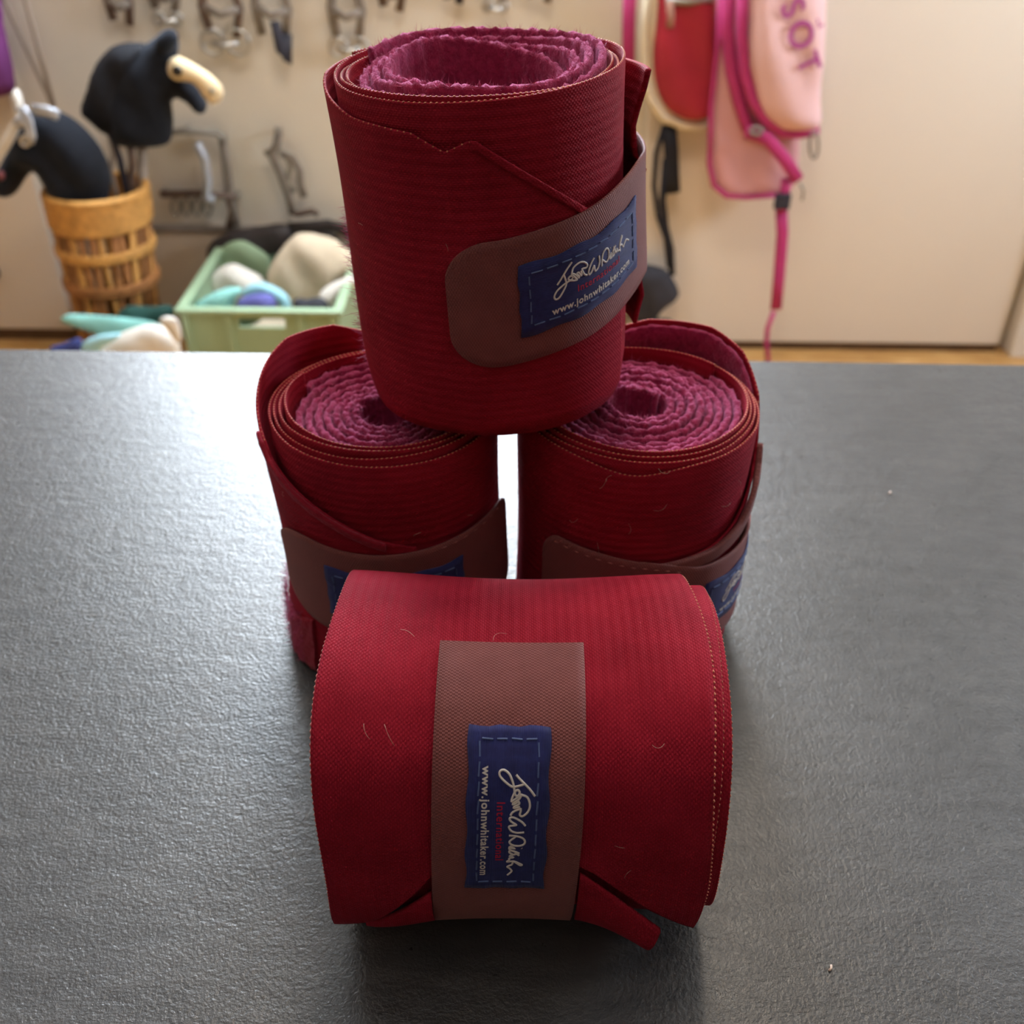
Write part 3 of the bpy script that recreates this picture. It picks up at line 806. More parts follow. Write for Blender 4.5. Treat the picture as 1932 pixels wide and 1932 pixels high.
# ---- stray hairs caught on the cloth
def hairs(r, n, ph0, ph1, z0, z1, off):
    b_ = MB()
    for k in range(n):
        p, z = ph0 + (ph1 - ph0) * rng.random(), z0 + (z1 - z0) * rng.random()
        L = .002 + .004 * rng.random(); q = 2 * PI * rng.random(); c_ = 2.2 * (rng.random() - .5)
        P_ = []
        for t in np.linspace(0, 1, 7):
            P_.append(r.pt(p + L * t * math.cos(q + c_ * t) / r.a, z + L * t * math.sin(q + c_ * t), off + .0006 * math.sin(t * PI)))
        b_.tube(P_, .000035, 4)
    o = r.put('stray_hairs', b_.V, b_.F, MT['lint']); o['kind'] = 'stuff'
hairs(rf, 12, D(-190), D(-90), .08 * W, .95 * W, .0022)
hairs(rr, 12, D(-130), D(-20), .55 * W, .97 * W, .0006)
hairs(rt, 4, D(-150), D(-30), .50 * W, .97 * W, .0022)
hairs(rl, 4, D(-140), D(-30), .60 * W, .95 * W, .0016)

# ------------------------------------------------------------------ background helpers
def pillow(name, outline, T, R, mat, parent=None, Y=2.3, step=.008, base=None, back=True, pix=True):
    """a stuffed shape with depth: outline (pixels seen on the plane y = Y), thickness T swelling over R from its rim"""
    P2 = []
    for q in outline:
        if pix: p = at_y(q[0], q[1], Y); P2.append((p.x, p.z))
        else: P2.append(q)
    # smooth the outline
    for _ in range(2):
        Q = []
        for i in range(len(P2)):
            a, b = P2[i], P2[(i + 1) % len(P2)]
            Q += [(a[0] * .75 + b[0] * .25, a[1] * .75 + b[1] * .25), (a[0] * .25 + b[0] * .75, a[1] * .25 + b[1] * .75)]
        P2 = Q
    A = np.array(P2); B = np.roll(A, -1, 0)
    x0, z0 = A.min(0) - step; x1, z1 = A.max(0) + step
    nx, nz = int((x1 - x0) / step) + 2, int((z1 - z0) / step) + 2
    gx = x0 + np.arange(nx) * step; gz = z0 + np.arange(nz) * step
    X, Z = np.meshgrid(gx, gz, indexing='ij'); pts = np.stack([X.ravel(), Z.ravel()], 1)
    inside = np.zeros(len(pts), bool); dmin = np.full(len(pts), 1e9); near = np.zeros_like(pts)
    for a, b in zip(A, B):
        cond = (a[1] > pts[:, 1]) != (b[1] > pts[:, 1])
        xi = (b[0] - a[0]) * (pts[:, 1] - a[1]) / (b[1] - a[1] + 1e-15) + a[0]
        inside ^= cond & (pts[:, 0] < xi)
        ab = b - a; t = np.clip(((pts - a) @ ab) / (ab @ ab + 1e-15), 0, 1)
        q = a + t[:, None] * ab; dd = np.hypot(*(pts - q).T)
        m = dd < dmin; dmin[m] = dd[m]; near[m] = q[m]
    pos = np.where(inside[:, None], pts, near)
    k = np.clip(dmin / R, 0, 1) * inside
    h = T * np.sqrt(np.clip(1 - (1 - k) ** 2, 0, 1))
    h = h * (1 + .10 * np.sin(pts[:, 0] * 60 + pts[:, 1] * 35) )
    ins = inside.reshape(nx, nz)
    vid = {}; V = []; Fc = []
    def vert(i, side):
        key = (i, side if h[i] > 1e-6 else 0)
        if key not in vid:
            vid[key] = len(V); V.append((pos[i, 0], Y - side * h[i] if side > 0 else Y + h[i] * .8, pos[i, 1]))
        return vid[key]
    for i in range(nx - 1):
        for j in range(nz - 1):
            c = [(i, j), (i + 1, j), (i + 1, j + 1), (i, j + 1)]
            if any(ins[q] for q in c):
                ids = [q[0] * nz + q[1] for q in c]
                Fc.append(tuple(vert(q, 1) for q in ids)); Fc.append(tuple(vert(q, -1) for q in ids[::-1]))
    if base is None: base = Vector((0, 0, 0))
    V = [(x - base.x, y - base.y, z - base.z) for x, y, z in V]
    return mesh_obj(name, V, Fc, mat, parent)
def root_at(name, p, label, cat, group=None):
    return tag(empty(name, p), label, cat, group)
def rel(pts, base): return [Vector(p) - base for p in pts]
def lump(name, c, r, mat, seed, label=None, cat=None, parent=None, fold=.16, n=36, flat=.0, group=None):
    """a crumpled heap of cloth: rounded, creased, resting on its underside"""
    V = []; Fc = []
    for i in range(n // 2 + 1):
        th = PI * i / (n // 2)
        for k in range(n):
            p = 2 * PI * k / n
            d = np.array((math.sin(th) * math.cos(p), math.sin(th) * math.sin(p), math.cos(th)))
            f = 1 + fold * (math.sin(3 * d[0] * 2 + seed) * math.sin(4 * d[1] + seed * 2) + .7 * abs(math.sin(5 * d[0] + 4 * d[1] + 3 * d[2] + seed * 3)) - .4 + .35 * math.sin(11 * d[0] + 7 * d[2] + seed))
            z = d[2] * f * r[2]
            if z < 0: z *= .35
            V.append((d[0] * f * r[0], d[1] * f * r[1], z))
    for i in range(n // 2):
        for k in range(n):
            l_ = (k + 1) % n
            Fc.append((i * n + k, (i + 1) * n + k, (i + 1) * n + l_, i * n + l_))
    zmin = min(v[2] for v in V)
    V = [(x, y, z - zmin) for x, y, z in V]
    o = mesh_obj(name, V, Fc, mat, parent, loc=c)
    if label: tag(o, label, cat, group)
    return o

# ------------------------------------------------------------------ wicker basket with the two hobby horses
BY = 2.20
ct = at_y(178, 358, BY); cb = at_y(228, 640, BY)
BR_T, BR_B = .106, .094
bz = ct.z
bf = lambda y: at_y(200, y, BY - .10).z      # heights read off the basket's front
bas = root_at('wicker_basket', Vector((cb.x, BY, 0)), 'tall tapering wicker basket standing beside the left door, holding hobby horses', 'basket')
bx_t = ct.x - cb.x + .004
def ringpt(z, q, r=None):
    f = z / bz; rr_ = (BR_B + (BR_T - BR_B) * f) if r is None else r
    return Vector((bx_t * f + rr_ * math.cos(q), rr_ * math.sin(q), z))
for k in range(9):                                  # woven courses of the light upper band
    z = bz - .008 - k * (bz - bf(440)) / 8.6
    MB().tube([ringpt(z, 2 * PI * i / 40) + Vector((.0018 * math.cos(i * PI), .0018 * math.sin(i * PI), 0)) for i in range(40)], .0078, 8, True).build('woven_course', MT['wicker'], bas, True)
MB().tube([ringpt(bz, 2 * PI * i / 40) for i in range(40)], .010, 8, True).build('basket_rim', MT['wicker'], bas, True)
for k in range(30):                                 # uprights, a few missing or bent as in the open middle
    q = 2 * PI * k / 30
    j = .05 * math.sin(k * 2.7)
    m = MT['wicker2'] if k % 3 else MT['wicker']
    MB().tube([ringpt(.012, q, BR_B - .004), ringpt(.20, q + j, BR_B), ringpt(bf(436), q - j)], .0085 if k % 4 else .006, 6, flat=.45, up=(math.cos(q), math.sin(q), 0)).build('wicker_upright', m, bas, True)
for z in (.014, .06, bf(560), bf(552), bf(496), bf(489)):
    MB().tube([ringpt(z, 2 * PI * i / 40) for i in range(40)], .0085, 8, True).build('wicker_hoop', MT['wicker2'] if z < bf(530) else MT['wicker'], bas, True)
V, Fc = disc(BR_B - .006, .012, BR_B - .006, .004); MB().add(V, Fc).build('basket_floor', MT['wicker2'], bas)

def hobby(name, base, label):
    r = root_at(name, base, label, 'hobby horse', 'hobby horses in the wicker basket'); return r
# horse looking left, with a white blaze and silver halter
b1 = Vector((cb.x - .035, BY - .03, .014))
h1 = hobby('hobby_horse', b1, 'black plush hobby horse with white blaze and silver halter')
Y1 = BY - .03
head = [(62, 205), (100, 205), (150, 232), (195, 285), (212, 340), (200, 392), (104, 392), (86, 345), (70, 318), (52, 330), (36, 358), (20, 372), (0, 370), (-14, 352), (-10, 328), (8, 300), (24, 262), (40, 225)]
pillow('head', head, .062, .07, MT['black'], h1, Y1, base=b1)
pillow('blaze', [(38, 212), (52, 212), (40, 240), (22, 275), (2, 305), (-12, 318), (-16, 300), (0, 268), (18, 235)], .012, .02, MT['whitecloth'], h1, Y1 - .052, base=b1)
pillow('nostril', [(-2, 322), (8, 322), (10, 338), (0, 342), (-5, 332)], .008, .01, MT['nostril'], h1, Y1 - .050, base=b1)
pillow('ear', [(20, 175), (32, 165), (42, 185), (46, 210), (28, 210)], .018, .02, MT['whitecloth'], h1, Y1 - .03, base=b1)
hp = lambda x, y, dy=-.068: Vector(at_y(x, y, Y1 + dy)) - b1
for nm, pts in (('headpiece', [(40, 202), (52, 225), (58, 255), (54, 268)]), ('browband', [(30, 235), (42, 228), (56, 232)]), ('crownpiece', [(62, 206), (90, 210), (110, 218)])):
    MB().tube([hp(*p) for p in pts], .011, 8, flat=.4, up=(0, 1, 0)).build(nm, MT['halter'], h1, True)
MB().tube([hp(48 + 9 * math.cos(2 * PI * i / 12), 266 + 9 * math.sin(2 * PI * i / 12)) for i in range(12)], .004, 6, True).build('halter_ring', MT['steel'], h1, True)
st = Vector(at_y(150, 380, Y1)) - b1
MB().tube([Vector((0, 0, 0)), st], .011, 8).build('stick', MT['stick'], h1, True)
# horse looking right, with a cream face
Y2 = BY + .06
b2 = Vector((cb.x + .03, Y2, .014))
h2 = hobby('hobby_horse', b2, 'black plush hobby horse with cream face patch and dark mane')
head = [(286, 78), (305, 58), (335, 58), (338, 95), (330, 112), (350, 125), (375, 160), (392, 198), (386, 216), (372, 214), (352, 192), (336, 184), (322, 188), (326, 222), (326, 262), (312, 276), (232, 280), (205, 255), (196, 205), (210, 140), (240, 100)]
pillow('head', head, .058, .065, MT['black'], h2, Y2, base=b2)
pillow('face_patch', [(318, 112), (335, 104), (362, 118), (400, 142), (424, 168), (418, 190), (404, 200), (386, 188), (370, 158), (346, 152), (328, 152), (314, 136)], .020, .03, MT['cream'], h2, Y2 - .046, base=b2)
pillow('mane', [(285, 80), (222, 80), (196, 100), (176, 128), (164, 170), (150, 210), (170, 226), (200, 256), (250, 262), (256, 180), (276, 120)], .048, .045, MT['mane'], h2, Y2 - .002, base=b2)
pillow('ear', [(286, 84), (300, 62), (318, 52), (338, 60), (334, 90), (312, 108)], .022, .025, MT['black'], h2, Y2 - .035, base=b2)
q = lambda x, y, dy: Vector(at_y(x, y, Y2 + dy)) - b2
MB().tube([q(334 + 7 * math.cos(2 * PI * i / 12), 134 + 7 * math.sin(2 * PI * i / 12), -.068) for i in range(12)], .004, 6, True).add(*[[(tuple(q(334 + 7 * math.cos(2 * PI * i / 12), 134 + 7 * math.sin(2 * PI * i / 12), -.068))) for i in range(12)], [tuple(range(12))]]).build('eye', MT['eye'], h2, True)
pillow('nostril', [(394, 166), (402, 166), (404, 178), (396, 180)], .005, .008, MT['leather2'], h2, Y2 - .066, base=b2)
MB().tube([Vector((0, 0, 0)), q(268, 270, 0)], .011, 8).build('stick', MT['stick'], h2, True)
# reins and straps of the horses standing in the basket
for i, (pts, r_, m, lb) in enumerate((
    ([(198, 232), (212, 262), (226, 300), (238, 356)], .008, 'nyl', 'black rein strap hanging between the two hobby horses'),
    ([(205, 248), (214, 290), (208, 320), (218, 362)], .006, 'stick', 'pale grey stick end standing in the wicker basket'),
    ([(246, 278), (250, 310), (246, 340), (252, 362)], .009, 'leather', 'brown leather strap dropping into the wicker basket'))):
    base = Vector(at_y(*pts[-1], BY + .03)); base.z -= .02
    P_ = [Vector(at_y(*p, BY + .03)) - base for p in pts] + [Vector((0, 0, 0))]
    tag(MB().tube(P_, r_, 8, flat=.4, up=(0, 1, 0)).build('rein_strap' if i != 1 else 'wooden_stick', MT[m], None, True, loc=base), lb, 'strap' if i != 1 else 'stick')
# two whips leaning in the corner by the left door, purple cloth at the frame's edge
for i, (p, q_) in enumerate((((-6, -30), (118, 240)), ((40, -30), (112, 240)))):
    a_ = Vector(at_y(*q_, WALL_Y - .05 - .05 * i)); b_ = Vector(at_y(*p, WALL_Y - .045 - .05 * i))
    d_ = (a_ - b_).normalized(); foot = a_ + d_ * ((a_.z - .012) / -d_.z)
    topp = b_ - d_ * .5
    o = MB().tube([Vector((0, 0, 0)), (topp - foot) * .7, topp - foot], [.006, .005, .009], 8).build('riding_whip', MT['stick'], None, True, loc=foot)
    tag(o, ['long grey riding whip leaning on the left door, the more slanted one', 'long grey riding whip leaning on the left door, the steeper one'][i], 'whip', 'whips by the left door')
pc = Vector(at_y(-30, 40, WALL_Y - .1)); pc.y = WALL_Y - .033
o = pillow('purple_jacket', [(-120, -120), (-6, -60), (8, 60), (22, 120), (32, 170), (10, 182), (-60, 190), (-130, 150)], .04, .05, MT['purple'], None, WALL_Y - .075, base=pc)
o.location = pc; tag(o, 'purple cloth hanging on the left door', 'cloth')

# ------------------------------------------------------------------ green crate and its cloths
RIMZ = .28
fl_ = at_z(328, 583, RIMZ); fr_ = at_z(645, 590, RIMZ)
cx0, cx1, cy0, cy1 = fl_.x, fr_.x, (fl_.y + fr_.y) / 2, 2.385
ccx, ccy = (cx0 + cx1) / 2, (cy0 + cy1) / 2
cr = root_at('storage_crate', Vector((ccx, ccy, 0)), 'pale green plastic crate heaped with cloths, on the floor behind the worktop', 'crate')
wx, wy = (cx1 - cx0) / 2, (cy1 - cy0) / 2
tb = .022
def cpanel(name, x0, x1, y0, y1, z0=.0, z1=RIMZ): return MB().box(x0, x1, y0, y1, z0, z1).build(name, MT['crate'], cr)
b = MB(); hx0, hx1, hz0, hz1 = at_y(448, 612, cy0).x - ccx, at_y(536, 612, cy0).x - ccx, at_y(490, 622, cy0).z, at_y(490, 605, cy0).z
b.box(-wx + .01, hx0, -wy + .01, -wy + .016, .004, RIMZ - .012); b.box(hx1, wx - .01, -wy + .01, -wy + .016, .004, RIMZ - .012)
b.box(hx0, hx1, -wy + .01, -wy + .016, .004, hz0); b.box(hx0, hx1, -wy + .01, -wy + .016, hz1, RIMZ - .012)
b.build('front_panel', MT['crate'], cr)
cpanel('back_panel', -wx + .01, wx - .01, wy - .016, wy - .01, .004, RIMZ - .012)
cpanel('side_panel', -wx + .01, -wx + .016, -wy + .016, wy - .016, .004, RIMZ - .012)
cpanel('side_panel', wx - .016, wx - .01, -wy + .016, wy - .016, .004, RIMZ - .012)
cpanel('crate_floor', -wx + .016, wx - .016, -wy + .016, wy - .016, .0, .008)
for (x0, x1, y0, y1) in ((-wx, wx, -wy, -wy + tb), (-wx, wx, wy - tb, wy), (-wx, -wx + tb, -wy + tb, wy - tb), (wx - tb, wx, -wy + tb, wy - tb)):
    bevel(cpanel('crate_rim', x0, x1, y0, y1, RIMZ - .012, RIMZ), .004)
for x in (-wx + .012, at_y(425, 625, cy0).x - ccx, at_y(560, 625, cy0).x - ccx, wx - .03):
    cpanel('crate_rib', x, x + .016, -wy + .004, -wy + .0105, .004, RIMZ - .013)
def on(x, y, z): return at_z(x, y, z)
def cl(name, x, y, z, r, m, seed, lab, fold=.16, rz=0):
    p = on(x, y, z); o = lump(name, Vector((p.x, p.y, z)), r, MT[m], seed, lab, 'cloth', fold=fold); o.rotation_euler.z = rz; return o
lump('folded_towel', Vector((ccx, ccy, .010)), (.130, .135, .12), MT['creamcloth'], 5.0, 'cream towel filling the bottom of the green crate', 'cloth', fold=.05)
def cloth(name, outline, Y, T, m, lab, R=.035):
    zs = [at_y(x, y, Y) for x, y in outline]
    c = Vector((sum(p.x for p in zs) / len(zs), Y, min(p.z for p in zs)))
    o = pillow(name, outline, T, R, MT[m], None, Y, base=c, step=.007); o.location = c
    return tag(o, lab, 'cloth')
cloth('cream_towel', [(499, 526), (520, 483), (551, 445), (572, 438), (632, 450), (652, 472), (690, 480), (690, 505), (645, 535), (640, 590), (520, 590)], 2.255, .05, 'creamcloth', 'large cream towel heaped at the right of the green crate', .06)
cloth('pale_green_cloth', [(404, 490), (420, 462), (455, 450), (484, 466), (515, 488), (510, 540), (405, 540)], 2.335, .016, 'crate', 'pale green cloth rising at the back of the green crate')
cloth('white_towel', [(394, 525), (412, 505), (440, 496), (470, 512), (500, 524), (505, 575), (400, 575)], 2.235, .035, 'whitecloth', 'small off-white towel at the left of the green crate')
cloth('white_cloth', [(608, 545), (640, 528), (684, 512), (684, 530), (650, 552), (640, 590), (606, 592), (600, 560)], 2.150, .030, 'whitecloth', 'white cloth in the right front corner of the green crate')
cloth('mint_towel', [(364, 576), (400, 552), (440, 540), (462, 545), (440, 566), (442, 595), (370, 595)], 2.075, .028, 'teal', 'mint green cloth at the front left of the green crate')
cloth('light_blue_cloth', [(462, 542), (485, 530), (515, 538), (548, 560), (552, 595), (528, 596), (526, 566), (500, 552), (470, 558), (450, 556)], 2.130, .020, 'sky', 'light blue cloth behind the violet-blue one in the green crate')
cloth('blue_cloth', [(444, 568), (468, 556), (500, 552), (522, 562), (524, 596), (446, 596)], 2.068, .026, 'purpleblue', 'violet-blue cloth in the middle of the green crate')
cloth('charcoal_cloth', [(552, 560), (580, 566), (604, 558), (624, 576), (622, 597), (554, 597)], 2.070, .024, 'charcoal', 'charcoal cloth at the front right of the green crate')
# dark leather boots piece leaning on the wall behind the crate
p = Vector(at_y(480, 470, WALL_Y - .06))
o = root_at('leather_girth', Vector((p.x, WALL_Y - .06, RIMZ + .004)), 'dark brown padded girth lying along the back rim of the green crate', 'girth')
bb = o.location.copy()
pillow('pad', [(388, 492), (392, 458), (430, 438), (500, 424), (548, 420), (556, 450), (530, 478), (480, 488), (440, 482), (410, 502)], .025, .03, MT['brownblack'], o, WALL_Y - .06, base=bb)
for pts in ([(545, 430), (580, 428), (620, 424), (650, 432), (672, 458), (676, 482)], [(548, 440), (585, 446), (620, 446), (648, 470), (664, 488)]):
    MB().tube([Vector(at_y(*q_, WALL_Y - .06)) - bb for q_ in pts], .014, 8, flat=.5, up=(0, 1, 0)).build('strap', MT['brownblack'], o, True)
# heap of cloths left of the crate
cloth('dark_green_cloth', [(214, 600), (228, 584), (246, 574), (282, 580), (326, 572), (330, 600), (322, 780), (216, 780)], 2.045, .022, 'darkgreen', 'dark green cloth standing between wicker basket and green crate')
cloth('navy_bundle', [(84, 655), (120, 648), (150, 634), (158, 650), (156, 790), (86, 790)], 1.965, .022, 'navy', 'navy bundle under the mint towel before the wicker basket')
cloth('mint_towel', [(112, 600), (128, 591), (170, 594), (220, 597), (290, 606), (322, 622), (300, 700), (230, 700), (190, 632), (150, 620), (120, 610)], 2.000, .014, 'teal', 'mint towel draped before the wicker basket, behind the cream sack')
cloth('cream_sack', [(178, 660), (206, 640), (240, 622), (288, 609), (328, 624), (344, 655), (346, 795), (180, 795)], 1.950, .030, 'whitecloth', 'cream sack of cloth beside the green crate on the floor', .05)
cloth('light_blue_cloth', [(150, 652), (165, 640), (188, 631), (216, 629), (236, 627), (214, 645), (180, 662), (178, 810), (152, 810)], 1.900, .012, 'sky', 'light blue cloth leaning on the cream sack')
cloth('white_cloth', [(296, 602), (322, 594), (338, 606), (344, 640), (336, 652), (314, 622)], 1.908, .010, 'whitecloth', 'small white cloth on the cream sack beside the green crate')

# ------------------------------------------------------------------ tack on the wall
def bridle(x, ybot, wd, m, ring, lab, seed, two=True, deco=None):
    Yw = WALL_Y - .03
    pb_ = at_y(x, ybot, Yw); topz = .945 + .004 * seed
    base = Vector((pb_.x, WALL_Y - .001, topz))
    r = root_at('bridle', base, lab, 'bridle', 'bridles hung along the back wall')
    MB().tube([Vector((0, 0, 0)), Vector((0, -.035, .0)), Vector((0, -.045, .018))], .006, 8).build('wall_hook', MT['greymetal'], r, True)
    hwid = wd / 2
    h = topz - pb_.z
    L = [Vector((-.004, -.03, .004)), Vector((-hwid * .5, -.028, -h * .3)), Vector((-hwid * .9, -.026, -h * .6)), Vector((-hwid * .7, -.024, -h + .05))]
    Rr = [Vector((.004, -.03, .004)), Vector((hwid * .6, -.026, -h * .3)), Vector((hwid, -.024, -h * .62)), Vector((hwid * .6, -.024, -h + .04))]
    MB().tube(L, .010, 8, flat=.35, up=(0, 1, 0)).build('cheek_strap', MT[m], r, True)
    MB().tube(Rr, .009, 8, flat=.35, up=(0, 1, 0)).build('cheek_strap', MT[m], r, True)
    MB().tube([L[2], Vector((0, -.034, -h * .66)), Rr[2]], .009, 8, flat=.4, up=(0, 1, 0)).build('noseband', MT['leather2'], r, True)
    if ring:
        for sx in (-1, 1):
            c_ = Vector((sx * hwid * .65, -.024, -h + .03))
            MB().tube([c_ + Vector((math.cos(2 * PI * i / 16) * ring, 0, math.sin(2 * PI * i / 16) * ring)) for i in range(16)], .0045, 6, True).build('bit_ring', MT['steel'], r, True)
        MB().tube([Vector((-hwid * .65, -.024, -h + .03)), Vector((0, -.030, -h + .022)), Vector((hwid * .65, -.024, -h + .03))], .006, 8).build('mouthpiece', MT['steel'], r, True)
    if deco: 
        MB().tube([Vector((hwid * .2, -.036, -h * .7)), Vector((hwid * .35, -.038, -h + .02)), Vector((hwid * .65, -.036, -h - .005)), Vector((hwid * .8, -.03, -h * .8))], .011, 8, flat=.35, up=(0, 1, 0)).build('rein', MT[deco], r, True)
    return r
bridle(238, 86, .05, 'leather', 0, 'brown bridle strap hanging above the hobby horse mane', 1)
bridle(320, 64, .06, 'leather2', .012, 'grey bridle hanging right above the hobby horse ears', 2)
bridle(428, 108, .085, 'leather', .026, 'brown bridle with large round bit rings beside the hobby horse', 3)
bridle(522, 112, .075, 'leather2', 0, 'grey bridle with a black looped rein', 4, deco='nyl')
bridle(660, 118, .07, 'leather2', .020, 'pale grey bridle with small bit rings left of the top roll', 5)
bridle(742, 60, .05, 'leather', 0, 'tan bridle strap hanging behind the top roll, beside the pale grey bridle', 6)
bridle(857, 46, .035, 'nyl', 0, 'dark narrow bridle strap behind the middle of the top roll', 7)
bridle(935, 42, .05, 'leather2', .010, 'grey bridle with tiny bit rings behind the top roll, next to the dark narrow one', 8)
bridle(1018, 44, .05, 'leather2', 0, 'grey plain bridle behind the top roll, nearest the red bag', 9)
# low rack with bits and straps beside the second hobby horse
def wp(x, y, dy=.03): return at_y(x, y, WALL_Y - dy)
rk = root_at('tack_rack', Vector((wp(370, 390).x, WALL_Y - .001, wp(370, 390).z)), 'dark metal wall rack with hanging bits beside the basket', 'rack'); kb = rk.location.copy()
K = lambda x, y, dy=.03: Vector(wp(x, y, dy)) - kb
MB().tube([K(305, 366), K(380, 364), K(445, 372)], .009, 8).build('rail', MT['leather'], rk, True)
MB().tube([K(300, 252), K(350, 246), K(410, 250), K(425, 262)], .014, 8, flat=.6).build('rail', MT['greymetal'], rk, True)
for x in (332, 352, 372, 392):
    MB().tube([K(x + 8 * math.cos(2 * PI * i / 14), 390 + 16 * math.sin(2 * PI * i / 14)) for i in range(14)], .0035, 6, True).build('bit_ring', MT['greymetal'], rk, True)
MB().tube([K(420, 258), K(428, 320), K(436, 380), K(446, 425)], .010, 8, flat=.5, up=(0, 1, 0)).build('strap', MT['leather2'], rk, True)
MB().tube([K(372, 270, .05), K(386, 300, .05), K(392, 340, .05), K(388, 374, .05), K(404, 376, .05)], .011, 8).build('bracket', MT['halter'], rk, True)
MB().tube([K(428, 360), K(440, 400), K(432, 430)], .010, 8, flat=.5, up=(0, 1, 0)).build('strap', MT['leather'], rk, True)
MB().tube([K(305, 366), Vector((K(305, 366).x, 0, K(305, 366).z))], .007).tube([K(445, 372), Vector((K(445, 372).x, 0, K(445, 372).z))], .007).tube([K(350, 246), Vector((K(350, 246).x, 0, K(350, 246).z))], .007).build('bracket', MT['greymetal'], rk)
h3 = root_at('headcollar', Vector((wp(525, 250).x, WALL_Y - .001, wp(525, 250).z)), 'grey chain headcollar hung low on the wall above the crate', 'headcollar'); kb = h3.location.copy()
for nm, pts, r_, m in (('cheek_strap', [(526, 250), (522, 275), (512, 292), (530, 330), (545, 372), (552, 400)], .010, 'leather2'),
                       ('noseband', [(530, 290), (552, 298), (566, 322), (568, 350), (574, 372)], .009, 'leather2'),
                       ('throat_strap', [(500, 290), (520, 282), (540, 290), (548, 318), (540, 345), (556, 362)], .007, 'greymetal'),
                       ('lead_strap', [(545, 398), (560, 404), (590, 398), (600, 406)], .008, 'leather')):
    MB().tube([K(*p) for p in pts], r_, 8, flat=.5, up=(0, 1, 0)).build(nm, MT[m], h3, True)
MB().tube([Vector((0, 0, .0)), Vector((0, -.04, 0)), Vector((0, -.045, .015))], .005).build('wall_hook', MT['greymetal'], h3, True)

# ------------------------------------------------------------------ bags on the right-hand door
FY = WALL_Y - .036                                  # face of the door
rbp = at_y(1290, 240, FY - .05)
rb = root_at('grooming_bag', Vector((rbp.x, FY, rbp.z)), 'red padded bag with cream binding hanging on the cream door', 'bag'); kb = rb.location.copy()
YB = FY - .030
pillow('bag_back', [(1212, -60), (1350, -60), (1360, 60), (1356, 215), (1330, 240), (1280, 246), (1240, 228), (1216, 180), (1208, 80)], .020, .03, MT['piping'], rb, YB + .008, base=kb)
pillow('bag_body', [(1244, -60), (1350, -60), (1354, 100), (1350, 205), (1330, 228), (1290, 226), (1256, 205), (1236, 165), (1230, 100), (1238, 30)], .027, .03, MT['red'], rb, YB - .010, base=kb)
KB = lambda x, y, Y_: Vector(at_y(x, y, Y_)) - kb
MB().tube([KB(x, y, YB - .012) for x, y in ((1226, -60), (1216, 60), (1216, 130), (1226, 185), (1252, 222), (1290, 238), (1345, 238))], .010, 8).build('binding', MT['piping'], rb, True)
MB().tube([KB(1256, 2, YB - .036), KB(1300, 4, YB - .038), KB(1345, -2, YB - .034)], .007, 8).build('zip', MT['greymetal'], rb, True)
MB().tube([KB(1264, 2, YB - .042), KB(1266, 30, YB - .042), KB(1264, 52, YB - .040)], .008, 8, flat=.4, up=(0, 1, 0)).build('zip_pull', MT['redline'], rb, True)
MB().tube([KB(1290, -60, YB), KB(1290, -260, YB + .03), KB(1292, -300, FY - .004)], .010, 8, flat=.4, up=(0, 1, 0)).build('hanging_loop', MT['piping'], rb, True)
# black strap hanging beneath, with a dark boot at its end
sb = at_y(1262, 360, FY - .03)
bs = root_at('nylon_strap', Vector((sb.x, FY, sb.z)), 'black nylon strap dangling below the red bag', 'strap'); kb = bs.location.copy()
for pts, r_ in (([(1262, 236), (1266, 280), (1268, 330), (1270, 364)], .017), ([(1254, 236), (1238, 290), (1234, 350), (1242, 410), (1256, 450), (1262, 505)], .006), ([(1256, 300), (1250, 380), (1256, 430), (1266, 470), (1268, 520)], .008)):
    MB().tube([KB(x, y, FY - .035) for x, y in pts], r_, 8, flat=.25, up=(0, 1, 0)).build('webbing', MT['blackstrap'], bs, True)
bp = at_y(1235, 590, FY - .05)
bt = root_at('fleece_boot', Vector((bp.x, FY, bp.z)), 'dark grey boot with teal edge hanging from the black strap', 'boot'); kb = bt.location.copy()
pillow('boot_body', [(1180, 490), (1225, 500), (1256, 505), (1276, 535), (1284, 558), (1268, 572), (1250, 582), (1240, 600), (1215, 612), (1180, 600)], .030, .03, MT['charcoal'], bt, FY - .04, base=kb)
pillow('boot_edge', [(1200, 598), (1240, 600), (1270, 602), (1268, 612), (1240, 618), (1205, 618)], .012, .012, MT['darkgreen'], bt, FY - .05, base=kb)
# magenta strap left of the red bag
o = MB()
mb_ = Vector(at_y(1186, 170, FY - .02))
o.tube([Vector(at_y(1190, -60, FY - .02)) - mb_, Vector(at_y(1186, 60, FY - .02)) - mb_, Vector((0, 0, 0))], .014, 8, flat=.3, up=(0, 1, 0))
tag(o.build('magenta_strap', MT['magenta'], None, True, loc=mb_), 'magenta strap hanging left of the red bag', 'strap')
